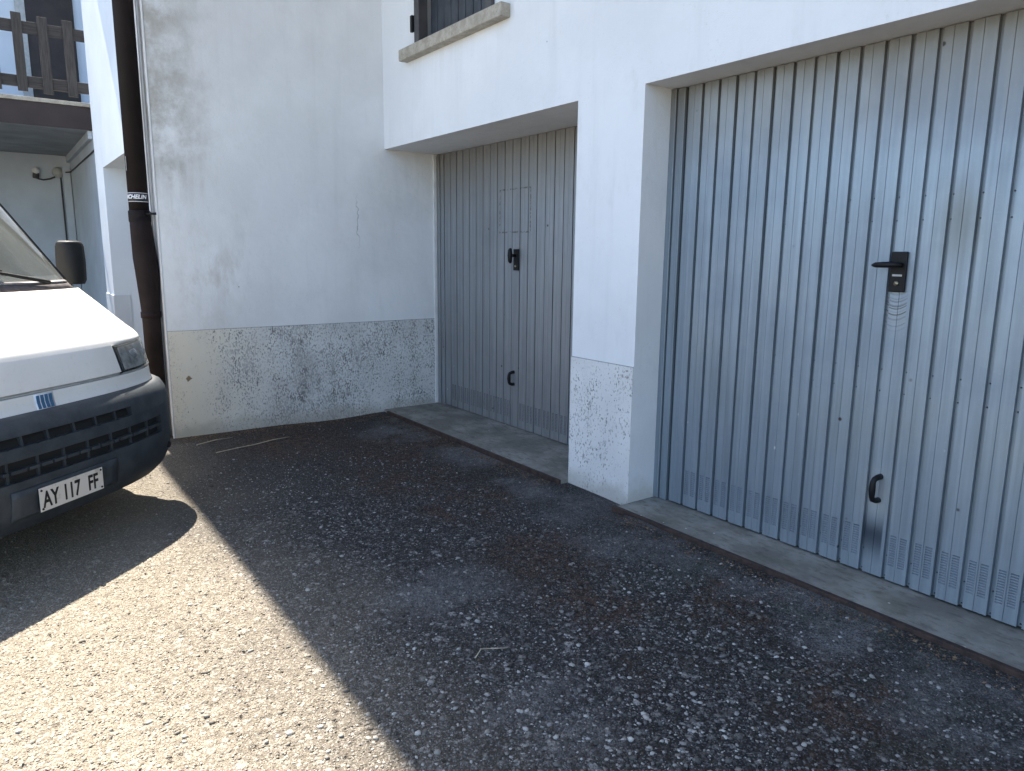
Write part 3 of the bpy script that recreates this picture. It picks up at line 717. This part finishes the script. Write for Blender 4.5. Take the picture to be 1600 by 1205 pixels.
#VAN#
# ------------------------------------------------------------------ van
k = N('van_white'); n = k.noise(3, 5, .6)
x, y, z = k.xyz()
k.col(k.mix(k.math('MULTIPLY', k.ramp(k.noise(40, 5, .7), .55, .75), .25), k.mix(k.ramp(n, .35, .7), (.77, .755, .72), (.82, .81, .78)), (.48, .45, .40))); k.rough(.32); k.spec(.5)
k.b.inputs['Coat Weight'].default_value = .3; k.b.inputs['Coat Roughness'].default_value = .15
k.bump(k.noise(4, 2), .04, .02); MAT['van_white'] = k.m
k = N('bumper_grey'); n = k.noise(9, 6, .65); sp = k.noise(160, 3)
k.col(k.mix(k.math('MULTIPLY', k.ramp(sp, .6, .75), .3), k.mix(k.ramp(n, .3, .7), (.024, .031, .039), (.048, .058, .068)), (.13, .125, .12))); k.rough(.55); k.bump(sp, .15, .002); MAT['bumper_grey'] = k.m
simple('gap_black', (.01, .01, .01), .8)
simple('rubber', (.010, .011, .012), .6, 0, .12, 20, 0, .3)
simple('rim_steel', (.35, .35, .36), .45, .6)
simple('badge_blue', (.035, .12, .23), .35)
simple('badge_silver', (.72, .74, .76), .3, .2)
k = N('plate_white'); n = k.noise(16, 5, .7)
k.col(k.mix(k.math('MULTIPLY', k.ramp(n, .55, .68), .55), (.66, .62, .57), (.36, .32, .26))); k.rough(.5); MAT['plate_white'] = k.m
simple('plate_black', (.012, .012, .012), .5)
simple('dash_beige', (.44, .40, .32), .7, 0, .15, 8)
simple('seat_cloth', (.44, .45, .40), .9, 0, .2, 12)
simple('cabin_dark', (.05, .052, .055), .8); simple('bulkhead_grey', (.40, .42, .41), .8)
simple('paper', (.78, .77, .72), .8)
simple('cowl_brown', (.10, .085, .085), .8, 0, .3, 30)
simple('reflector', (.62, .63, .64), .35, .12, .45, 24, .9)
simple('lamp_bulb', (.62, .63, .64), .15, .8)
def glass(name, tint, dust, gloss):
    m = bpy.data.materials.new(name); m.use_nodes = True; t = m.node_tree; t.nodes.clear()
    tr = t.nodes.new('ShaderNodeBsdfTransparent'); tr.inputs[0].default_value = (*tint, 1)
    gl = t.nodes.new('ShaderNodeBsdfGlossy'); gl.inputs['Roughness'].default_value = .03
    df = t.nodes.new('ShaderNodeBsdfDiffuse'); df.inputs[0].default_value = (.52, .55, .53, 1)
    tl = t.nodes.new('ShaderNodeBsdfTranslucent'); tl.inputs[0].default_value = (.55, .58, .54, 1); dm = t.nodes.new('ShaderNodeMixShader'); t.links.new(df.outputs[0], dm.inputs[1]); t.links.new(tl.outputs[0], dm.inputs[2])
    fr = t.nodes.new('ShaderNodeFresnel'); fr.inputs[0].default_value = 1.5
    a = t.nodes.new('ShaderNodeMixShader'); b = t.nodes.new('ShaderNodeMixShader'); o = t.nodes.new('ShaderNodeOutputMaterial')
    mu = t.nodes.new('ShaderNodeMath'); mu.operation = 'MULTIPLY'; mu.inputs[1].default_value = gloss
    t.links.new(fr.outputs[0], mu.inputs[0]); t.links.new(mu.outputs[0], a.inputs[0]); t.links.new(tr.outputs[0], a.inputs[1]); t.links.new(gl.outputs[0], a.inputs[2])
    g = t.nodes.new('ShaderNodeNewGeometry'); ns = t.nodes.new('ShaderNodeTexNoise'); ns.inputs['Scale'].default_value = 5; ns.inputs['Detail'].default_value = 7; ns.inputs['Roughness'].default_value = .7
    mr = t.nodes.new('ShaderNodeMapRange'); mr.inputs[1].default_value = .3; mr.inputs[2].default_value = .75; mr.inputs[3].default_value = dust * .5; mr.inputs[4].default_value = dust * 1.6
    t.links.new(g.outputs['Position'], ns.inputs[0]); t.links.new(ns.outputs[0], mr.inputs[0])
    t.links.new(mr.outputs[0], b.inputs[0]); t.links.new(a.outputs[0], b.inputs[1]); t.links.new(dm.outputs[0], b.inputs[2]); t.links.new(b.outputs[0], o.inputs[0])
    MAT[name] = m
glass('windscreen_glass', (.93, .97, .94), .26, 1.9)
glass('side_glass', (.80, .86, .83), .06, 1.0)
glass('lamp_glass', (.90, .92, .92), .08, 1.0)

VA = math.radians(130.3)
van = empty('van', (-3.87, .207, 0), 'white delivery van with a dark grey bumper parked diagonally in the sun', 'van', rot=(0, 0, VA))
# local axes: x = van's left (lateral), y = rearward (-forward), z up
NEXP = 2.8
#        z     F0     W     D
PROF = [(.22, -.060, .930, .44), (.27, -.022, .955, .44), (.33, -.004, .975, .44), (.42, 0, .985, .44), (.60, 0, .985, .44), (.67, -.012, .985, .44), (.705, -.035, .98, .44), (.72, -.07, .968, .43),
        (.74, -.085, .962, .42), (.80, -.100, .96, .40), (.82, -.106, .96, .40), (.945, -.150, .955, .37), (.975, -.168, .95, .36), (1.0, -.194, .945, .36), (1.02, -.230, .94, .35), (1.05, -.275, .935, .34),
        (1.15, -.43, .915, .29), (1.25, -.585, .89, .24), (1.285, -.625, .88, .24), (1.50, -.80, .855, .25), (1.80, -1.04, .81, .26), (1.95, -1.16, .785, .27), (2.03, -1.26, .76, .30), (2.10, -1.42, .71, .34), (2.14, -1.66, .62, .40)]
PZ = np.array([p[0] for p in PROF])
def prof(z): return [float(np.interp(z, PZ, [p[i] for p in PROF])) for i in (1, 2, 3)]
def sp_(z, s, off=0.0):
    """point on the van's front surface at height z and lateral s (pushed out by off)"""
    def P(z, s):
        F0, W, D = prof(z); q = min(1, abs(s) / W)
        return Vector((s, -(F0 - D * (1 - (1 - q ** NEXP) ** (1 / NEXP))), z))
    p = P(z, s)
    if off:
        e = .004; W = prof(z)[1]
        s1 = min(s + e, W * .9995); s0 = max(s - e, -W * .9995)
        n = (P(z, s1) - P(z, s0)).cross(P(z + e, s) - P(z - e, s))
        if n.length > 0:
            n.normalize(); 
            if n.y > 0 and abs(n.y) > .05: n = -n
            elif n.x * s < 0: n = -n
            p = p + n * off
    return p
def wid(z): return prof(z)[1]
def patch(name, ss_, zs, off, mat, parent=van, thick=.004, smooth=True, zfun=None, sfun=None, **props):
    """curved panel following the front of the van, with a returned edge"""
    bm = bmesh.new(); G = []
    for z in zs:
        row = []
        for s in ss_:
            s2 = sfun(s, z) if sfun else s; z2 = zfun(s2, z) if zfun else z
            W = wid(z2) * .9985; s2 = max(-W, min(W, s2))
            row.append((bm.verts.new(sp_(z2, s2, off)), s2, z2))
        G.append(row)
    for i in range(len(zs) - 1):
        for j in range(len(ss_) - 1):
            bm.faces.new((G[i][j][0], G[i][j + 1][0], G[i + 1][j + 1][0], G[i + 1][j][0]))
    if thick:
        rim = [g for g in G[0]] + [r[-1] for r in G[1:]] + [g for g in G[-1][-2::-1]] + [r[0] for r in G[-2:0:-1]]
        bk = [bm.verts.new(sp_(g[2], g[1], off - thick)) for g in rim]
        for i in range(len(rim)):
            j = (i + 1) % len(rim); bm.faces.new((rim[i][0], bk[i], bk[j], rim[j][0]))
    bmesh.ops.recalc_face_normals(bm, faces=bm.faces[:])
    o = link(name, mesh(bm), mat, parent, smooth=False, **props)
    for p in o.data.polygons: p.use_smooth = smooth and p.index < (len(zs) - 1) * (len(ss_) - 1)
    return o
def lin(a, b, n): return [a + (b - a) * i / (n - 1) for i in range(n)]

# body shell: rings lofted from sill to roof, open where the glass sits
LEN = 4.72
zsh = [.30, .42, .60, .70, .74, .80, .82, .945, .975, 1.0, 1.02, 1.05, 1.15, 1.25, 1.285, 1.31, 1.40, 1.50, 1.65, 1.80, 1.90, 1.95, 2.03, 2.10, 2.14]
th_ = [i / 22 for i in range(-22, 23)]
SIDE = [.0, .05, .14, .45, .80, 1.02, 1.10, 1.9, 2.6, 3.4, 4.3]
def ring(z, inset=.012):
    F0, W, D = prof(z); W -= inset; F0 -= inset
    pts = []
    yb = LEN - (.06 if z > 1.9 else 0)
    y0 = -(F0 - D)
    sideW = W if z < 1.95 else W
    sy = [y0 + (yb - y0) * t / 4.3 for t in SIDE[1:]]
    # long sides swell to the body width behind the cab
    def sw(y): 
        full = .985 if z < 1.2 else .985 - (z - 1.2) * .10
        return W + (full - W) * float(ss((y - y0) / 1.0))
    for y in sy[::-1]: pts.append((-sw(y), y, z))
    for t in th_:
        q = abs(math.sin(t * PI / 2)) ** (2 / NEXP); c_ = abs(math.cos(t * PI / 2)) ** (2 / NEXP)
        pts.append((math.copysign(W * q, t), -(F0 - D * (1 - c_)), z))
    for y in sy: pts.append((sw(y), y, z))
    return pts
bm = bmesh.new(); R_ = [[bm.verts.new(p) for p in ring(z)] for z in zsh]
npt = len(R_[0]); ns = len(SIDE) - 1
for i in range(len(zsh) - 1):
    zc = (zsh[i] + zsh[i + 1]) / 2
    for j in range(npt - 1):
        front = ns + 1 <= j <= ns + len(th_) - 3
        ts = th_[min(max(j - ns, 0), len(th_) - 2)]
        if 1.30 < zc < 1.93 and front and abs((ts + .0227)) < .80: continue          # windscreen
        side = j if j < ns else npt - 2 - j
        if side < ns and 1.28 < zc < 1.82 and (ns - 7) <= side <= (ns - 4) : continue   # cab door windows
        # wheel arches
        yy = (R_[i][j].co.y + R_[i][j + 1].co.y) / 2
        bm.faces.new((R_[i][j], R_[i][j + 1], R_[i + 1][j + 1], R_[i + 1][j]))
bm.faces.new(R_[-1]); bm.faces.new(R_[0][::-1])
for i in range(len(zsh) - 1):
    bm.faces.new((R_[i][0], R_[i + 1][0], R_[i + 1][-1], R_[i][-1]))
bmesh.ops.recalc_face_normals(bm, faces=bm.faces[:])
for f_c in bm.faces:
    cc = f_c.calc_center_median()
    if cc.y < .40 and cc.z < .72: f_c.material_index = 1
body = link('body', mesh(bm), 'van_white', van, smooth=True); body.data.materials.append(MAT['gap_black'])
body.data.set_sharp_from_angle(angle=math.radians(40))

ssf = lambda W, n=41: [W * math.copysign(abs(math.sin(t * PI / 2)) ** (2 / NEXP), t) for t in lin(-1, 1, n)]
# strip under the bonnet, bonnet (face, fold, slope), cowl
patch('front_strip', ssf(.975, 49), [.722, .73, .75, .78, .792, .797], .004, 'van_white', thick=.016)
def bon_s(s, z):      # narrower below, where the headlights are
    lim = .522 if z < .952 else (.90 if z < 1.0 else .905 - (z - 1.0) * .25)
    return max(-lim, min(lim, s))
bz = [.8125, .815, .83, .87, .91, .9505, .953, .965, .975, .985, 1.0, 1.01, 1.02, 1.035, 1.05, 1.08, 1.12, 1.16, 1.20, 1.232]
lim = .905
bs_ = ssf(.91, 61)
def bonnet_z(s, z):   # rear edge dips in the middle
    return z
patch('bonnet', sorted(set([round(v, 4) for v in bs_ if abs(v) < .905] + [-.905, -.523, -.522, .522, .523, .905])), bz, .006, 'van_white', thick=.02, sfun=bon_s)
patch('bonnet_seal', lin(-.53, .53, 25), [.799, .806, .811], -.004, 'box_grey', thick=.004)
patch('cowl', lin(-.80, .80, 33), [1.238, 1.262, 1.285], .001, 'cowl_brown', thick=.006)
patch('cowl_lip', lin(-.79, .79, 33), [1.270, 1.277], .006, 'rim_steel', thick=.006)
# windscreen with its rubber and the white pillar edge
def ws_s(f): return lambda s, z: s * wid(z) * f
patch('windscreen', lin(-1, 1, 31), lin(1.288, 1.935, 9), -.004, 'windscreen_glass', thick=0, sfun=ws_s(.955))
for sg in (-1, 1):
    patch('windscreen_rubber', lin(.945 * sg, .972 * sg, 4), lin(1.285, 1.945, 9), .003, 'rubber', thick=.012, sfun=ws_s(1.0))
    patch('pillar_trim', lin(.974 * sg, .9965 * sg, 5), lin(1.285, 1.97, 9), .004, 'van_white', thick=.012, sfun=ws_s(1.0))
patch('windscreen_rubber', lin(-.94, .94, 25), [1.936, 1.952], .002, 'rubber', thick=.01, sfun=ws_s(1.0))
# side windows
for sg in (-1, 1):
    bm = bmesh.new(); lo = [v for v in ring(1.285, .02)]; hi = [v for v in ring(1.80, .02)]
    idx = [ns - 7 + i for i in range(6)] if sg < 0 else [npt - 1 - (ns - 7 + i) for i in range(6)]
    A = [bm.verts.new(lo[i]) for i in idx]; Bv = [bm.verts.new(hi[i]) for i in idx]
    for i in range(5): bm.faces.new((A[i], A[i + 1], Bv[i + 1], Bv[i]))
    link('door_window', mesh(bm), 'side_glass', van)
    bm = bmesh.new(); m_ = 2
    addtube(bm, [Vector(lo[idx[3]]), Vector(hi[idx[3]])], .018, 8); addtube(bm, [Vector(hi[i]) for i in idx], .014, 8); addtube(bm, [Vector(lo[i]) for i in idx], .014, 8)
    link('window_rubber', mesh(bm), 'rubber', van)

# headlights: dark bowl, reflector, bulb, ribbed lens
for sg in (-1, 1):
    hs = [.535, .57, .60, .64, .68, .72, .76, .80, .84, .87, .90, .92]
    hs = [s * sg for s in hs]
    def hz(s, z): return z + .012 * (abs(s) - .57) / .35 * (z - .80) / .15
    hl = patch('headlight', hs, [.808, .83, .86, .89, .92, .945], -.006, 'gap_black', thick=.006, zfun=hz)
    inner = [s for s in hs[1:-1]]
    patch('reflector', inner, [.818, .85, .88, .91, .936], -.003, 'reflector', parent=hl, thick=0, zfun=hz)
    c1 = sp_(.880, .69 * sg, -.006); c2 = sp_(.88, .83 * sg, -.006)
    for c_, r in ((c1, .040), (c2, .030)):
        bm = bmesh.new(); bmesh.ops.create_uvsphere(bm, u_segments=14, v_segments=8, radius=r, matrix=Matrix.Translation(c_) @ Matrix.Diagonal((1, .22, 1, 1)))
        link('bulb_cover', mesh(bm), 'lamp_bulb', hl, smooth=True)
    patch('lens', hs, [.806, .83, .86, .89, .92, .947], .009, 'lamp_glass', parent=hl, thick=.01, zfun=hz)
    # fender wing below/outside of the lamp
    patch('lamp_gasket', [.524 * sg, .529 * sg, .534 * sg], lin(.805, .948, 4), .004, 'rubber', parent=hl, thick=.01)
# bumper with two rows of openings
ssb = sorted(set([round(v, 4) for v in ssf(.983, 61)] ))
UP = [(-.655, -.555), (-.535, -.43), (-.41, -.295), (-.275, -.16), (-.14, -.02), (.0, .12), (.14, .255), (.275, .385)]
UP = [(-.44, -.341), (-.329, -.211), (-.199, -.079), (-.067, .067), (.079, .199), (.211, .329), (.341, .44)]
LO = [(-.70, -.582), (-.570, -.436), (-.424, -.296), (-.284, -.146), (-.134, -.006), (.006, .134), (.146, .284), (.296, .424), (.436, .570), (.582, .70)]
br = sorted(set(ssb + [v for a, b in UP + LO for v in (a, b)]))
br = [v for i, v in enumerate(br) if i == 0 or v - br[i - 1] > .003 or any(abs(v - e) < 1e-6 for a, b in UP + LO for e in (a, b))]
bzv = [.225, .25, .28, .33, .42, .452, .492, .506, .548, .60, .602, .648, .67, .69, .705, .715]
def liftz(s, z):
    return z + .11 * float(ss((abs(s) - .62) / .36)) * max(0, (.42 - z)) / .17
bm = bmesh.new(); G = []
for z in bzv:
    G.append([bm.verts.new(sp_(liftz(s, z), max(-wid(z) * .9985, min(wid(z) * .9985, s)), .014)) for s in br])
holes = []
for i in range(len(bzv) - 1):
    z0, z1 = bzv[i], bzv[i + 1]
    for j in range(len(br) - 1):
        sm = (br[j] + br[j + 1]) / 2
        h_ = (abs(z0 - .602) < 1e-6 and any(a < sm < b for a, b in UP)) or (abs(z0 - .506) < 1e-6 and any(a < sm < b for a, b in LO)) or (abs(z0 - .452) < 1e-6 and any(a < sm < b for a, b in LO))
        if not h_: bm.faces.new((G[i][j], G[i][j + 1], G[i + 1][j + 1], G[i + 1][j]))
bm.normal_update()
posts = {v for f in bm.faces for v in f.verts if 0}
for f in bm.faces:
    cc = f.calc_center_median(); xs_ = [v.co.x for v in f.verts]
    if max(xs_) - min(xs_) < .0135 and ((.602 < cc.z < .648 and abs(cc.x) < .43) or (.452 < cc.z < .548 and abs(cc.x) < .59)): posts.add(f)
bm.faces.ensure_lookup_table(); post_c = [(f, [v.co.copy() for v in f.verts]) for f in posts]
bmesh.ops.delete(bm, geom=list(posts), context='FACES')
for f_, vc in post_c: bm.faces.new([bm.verts.new(v + Vector((0, .016, 0))) for v in vc])
bed = [e for e in bm.edges if len(e.link_faces) == 1]
ext = bmesh.ops.extrude_edge_only(bm, edges=bed)
for v in [g for g in ext['geom'] if isinstance(g, bmesh.types.BMVert)]:
    s = v.co.x; v.co.y += .045; v.co.x -= .02 * math.copysign(1, s) * (abs(s) / .98) ** 4
# side returns back to the wheel arch
bmesh.ops.recalc_face_normals(bm, faces=bm.faces[:])
bump_ = link('bumper', mesh(bm), 'bumper_grey', van, smooth=True); bump_.data.set_sharp_from_angle(angle=math.radians(35))
patch('grille_void', lin(-.72, .72, 21), [.44, .52, .60, .66], -.025, 'dark_void', parent=bump_, thick=0)
for sg in (-1, 1):
    bm = bmesh.new()
    W_ = .975
    for (y0, y1, z0, z1) in ((.44, .62, .33, .712),):
        addbox(bm, W_ * sg - .012, W_ * sg + .012, y0, y1, z0, z1, .006)
    link('bumper_end', mesh(bm), 'bumper_grey', bump_)
    c_ = sp_(.345, .80 * sg, .010)
    bm = bmesh.new(); bmesh.ops.create_cone(bm, cap_ends=True, segments=14, radius1=.018, radius2=.018, depth=.02, matrix=Matrix.Translation(c_) @ Matrix.Rotation(PI / 2, 4, 'X'))
    link('tow_hole', mesh(bm), 'gap_black', bump_)
patch('plate_holder', lin(-.30, .30, 13), [.285, .30, .38, .415], .020, 'bumper_grey', parent=bump_, thick=.006)
# licence plate
plate = bpy.data.objects.new('licence_plate', None); C.objects.link(plate); plate.parent = van; plate.location = (0, -.028, .345)
bm = bmesh.new(); addbox(bm, -.18, .18, 0, .003, -.055, .055, .0012); link('plate_body', mesh(bm), 'plate_white', plate)
RX = Matrix.Rotation(PI / 2, 4, 'X')
for txt, xx in (('AY', -.122), ('117', -.008), ('FF', .118)):
    tm = text_mesh(txt, .104, .0008, .64, .0022); tm.transform(Matrix.Translation((xx, -.0006, -.006)) @ RX)
    link('plate_lettering', tm, 'plate_black', plate)
for sx in (-1, 1):
    for sz in (-1, 1):
        bm = bmesh.new(); bmesh.ops.create_cone(bm, cap_ends=True, segments=10, radius1=.006, radius2=.0045, depth=.004, matrix=Matrix.Translation((.168 * sx, -.001, .043 * sz)) @ Matrix.Rotation(PI / 2, 4, 'X'))
        link('plate_screw', mesh(bm), 'plate_black', plate)
# barred badge
bad = patch('badge', lin(-.050, .050, 3), [.720, .757, .794], .007, 'badge_silver', thick=.004, sfun=lambda s, z: s + (z - .757) * .14)
for i in range(4):
    s0 = -.0425 + i * .0228
    patch('badge_bar', [s0, s0 + .0158], [.726, .757, .788], .0095, 'badge_blue', parent=bad, thick=.003, smooth=False, sfun=lambda s, z: s + (z - .757) * .14)
# door mirrors
for sg in (-1, 1):
    cx_, cy_ = 1.09 * sg, .94
    mr = bpy.data.objects.new('mirror', None); C.objects.link(mr); mr.parent = van; mr.location = (cx_, cy_, 1.375); mr.scale = (.70, .85, .82)
    bm = bmesh.new(); zs_ = [(-.16, .80), (-.13, .95), (0, 1.0), (.12, .95), (.15, .86), (.162, .70)]
    rings = []
    for dz, f in zs_:
        rings.append([bm.verts.new((a * .105 * f, b_ * .065 * f + .01 * (1 - f), dz)) for a, b_ in ((-1, 1), (-1, -.2), (-.75, -.85), (-.2, -1), (.3, -1), (.8, -.75), (1, -.2), (1, 1))])
    for A, B2 in zip(rings, rings[1:]):
        for j in range(8): bm.faces.new((A[j], A[(j + 1) % 8], B2[(j + 1) % 8], B2[j]))
    bm.faces.new(rings[0][::-1]); bm.faces.new(rings[-1]); bmesh.ops.recalc_face_normals(bm, faces=bm.faces[:])
    sh = link('mirror_shell', mesh(bm), 'rubber', mr, smooth=True); sh.data.set_sharp_from_angle(angle=math.radians(50))
    bm = bmesh.new(); addbox(bm, -.085, .085, .064, .068, -.135, .135); link('mirror_glass', mesh(bm), 'reflector', mr)
    for za, zb, rr_ in ((-.13, -.15, .022),):
        bm = bmesh.new(); addtube(bm, [(-.08 * sg, .05, za), (-.25 * sg, .09, zb)], rr_, 10); link('mirror_arm', mesh(bm), 'rubber', mr, smooth=True)
# wipers lying over the glass
def wiper(pv, tip, e0, e1):
    wv = bpy.data.objects.new('wiper', None); C.objects.link(wv); wv.parent = van; wv.location = pv
    o_ = Vector(pv)
    bm = bmesh.new(); addtube(bm, [Vector((0, 0, 0)), (Vector(tip) - o_) * .5 + Vector((0, -.012, .006)), Vector(tip) - o_], [.011, .008, .005], 8); link('wiper_arm', mesh(bm), 'rubber', wv, smooth=True)
    bm = bmesh.new(); addtube(bm, [Vector(e0) - o_, (Vector(e0) + Vector(e1)) / 2 - o_ + Vector((0, -.004, .002)), Vector(e1) - o_], .006, 6); link('wiper_blade', mesh(bm), 'rubber', wv, smooth=True)
wiper(sp_(1.262, .60, .02), sp_(1.365, .05, .016), sp_(1.335, .36, .012), sp_(1.375, -.25, .012))
wiper(sp_(1.262, -.10, .02), sp_(1.365, -.55, .016), sp_(1.335, -.30, .012), sp_(1.37, -.72, .012))
bm = bmesh.new(); addbox(bm, -.22, .13, -sp_(1.262, 0).y * 0 + sp_(1.262, 0).y - .022, sp_(1.262, 0).y + .03, 1.255, 1.290, .008); link('air_intake', mesh(bm), 'gap_black', van)
# cabin: dashboard, wheel, seats, bulkhead, papers
bm = bmesh.new(); addbox(bm, -.78, .78, .82, 1.28, .75, 1.25, .03); addbox(bm, -.74, .74, .60, .85, 1.0, 1.235, .02); link('dashboard', mesh(bm), 'dash_beige', van)
bm = bmesh.new(); addbox(bm, -.90, .90, 2.35, 2.38, .42, 2.02); addbox(bm, -.93, .93, .5, 4.6, .26, .30); link('bulkhead', mesh(bm), 'bulkhead_grey', van)
for sx, wd in ((.48, .50), (-.42, .86)):
    bm = bmesh.new(); addbox(bm, sx - wd / 2, sx + wd / 2, 1.65, 2.15, .62, .82, .05); addbox(bm, sx - wd / 2 + .02, sx + wd / 2 - .02, 2.05, 2.2, .80, 1.40, .06)
    st_ = link('seat', mesh(bm), 'seat_cloth', van)
    for hx in ((sx,) if wd < .6 else (sx - .2, sx + .2)):
        bm = bmesh.new(); addbox(bm, hx - .13, hx + .13, 2.07, 2.18, 1.42, 1.62, .04); link('headrest', mesh(bm), 'seat_cloth', st_)
bm = bmesh.new()
wc = Vector((.48, 1.42, 1.17)); wx_ = Vector((1, 0, 0)); wy_ = Vector((0, .80, .6))
addtube(bm, [wc + wx_ * .20 * math.cos(t) + wy_ * .20 * math.sin(t) for t in lin(0, 2 * PI, 33)], .014, 8, False)
addtube(bm, [wc - wx_ * .19, wc + Vector((0, -.02, -.03)), wc + wx_ * .19], .016, 8)
addtube(bm, [wc + Vector((0, -.02, -.03)), Vector((.48, 1.22, 1.0))], .03, 8)
link('steering_wheel', mesh(bm), 'cabin_dark', van, smooth=True)
def sheet(x, y, wx, wy, rz, lift):
    bm = bmesh.new(); vs = []
    for i in range(5):
        for j in range(3): vs.append(bm.verts.new(((i / 4 - .5) * wx, (j / 2 - .5) * wy, lift * (abs(i / 4 - .5) * 2) ** 2)))
    for i in range(4):
        for j in range(2): bm.faces.new((vs[i * 3 + j], vs[(i + 1) * 3 + j], vs[(i + 1) * 3 + j + 1], vs[i * 3 + j + 1]))
    bmesh.ops.transform(bm, matrix=Matrix.Translation((x, y, 0)) @ Matrix.Rotation(rz, 4, 'Z'), verts=bm.verts[:]); return mesh(bm)
pp_ = link('paper_sheet', sheet(0, 0, .30, .21, .3, .05), 'paper', None, label='white folded paper lying on the dashboard behind the windscreen', category='paper')
pp_.matrix_world = Matrix.Translation((-3.87, .207, 0)) @ Matrix.Rotation(VA, 4, 'Z') @ Matrix.Translation((.47, .93, 1.253))
# wheels
for yy in (.98, 3.83):
    for sg in (-1, 1):
        wh = bpy.data.objects.new('wheel', None); C.objects.link(wh); wh.parent = van; wh.location = (.84 * sg, yy, .315)
        bm = bmesh.new(); prof_w = [(-.10, .20), (-.105, .28), (-.08, .312), (.08, .312), (.105, .28), (.10, .20)]
        rg = [[bm.verts.new((x_ * 1, r * math.cos(2 * PI * j / 28), r * math.sin(2 * PI * j / 28))) for j in range(28)] for x_, r in prof_w]
        for A, B2 in zip(rg, rg[1:]):
            for j in range(28): bm.faces.new((A[j], A[(j + 1) % 28], B2[(j + 1) % 28], B2[j]))
        link('tyre', mesh(bm), 'rubber', wh, smooth=True)
        bm = bmesh.new(); bmesh.ops.create_cone(bm, cap_ends=True, segments=24, radius1=.20, radius2=.17, depth=.12, matrix=Matrix.Rotation(PI / 2 * sg, 4, 'Y')); link('rim', mesh(bm), 'rim_steel', wh)
# dark wheel wells on the flanks
for sg in (-1, 1):
    for yy in (.98, 3.83):
        bm = bmesh.new(); bmesh.ops.create_cone(bm, cap_ends=True, segments=28, radius1=.385, radius2=.385, depth=.02, matrix=Matrix.Translation((.978 * sg, yy, .36)) @ Matrix.Rotation(PI / 2, 4, 'Y'))
        link('wheel_arch', mesh(bm), 'gap_black', van)
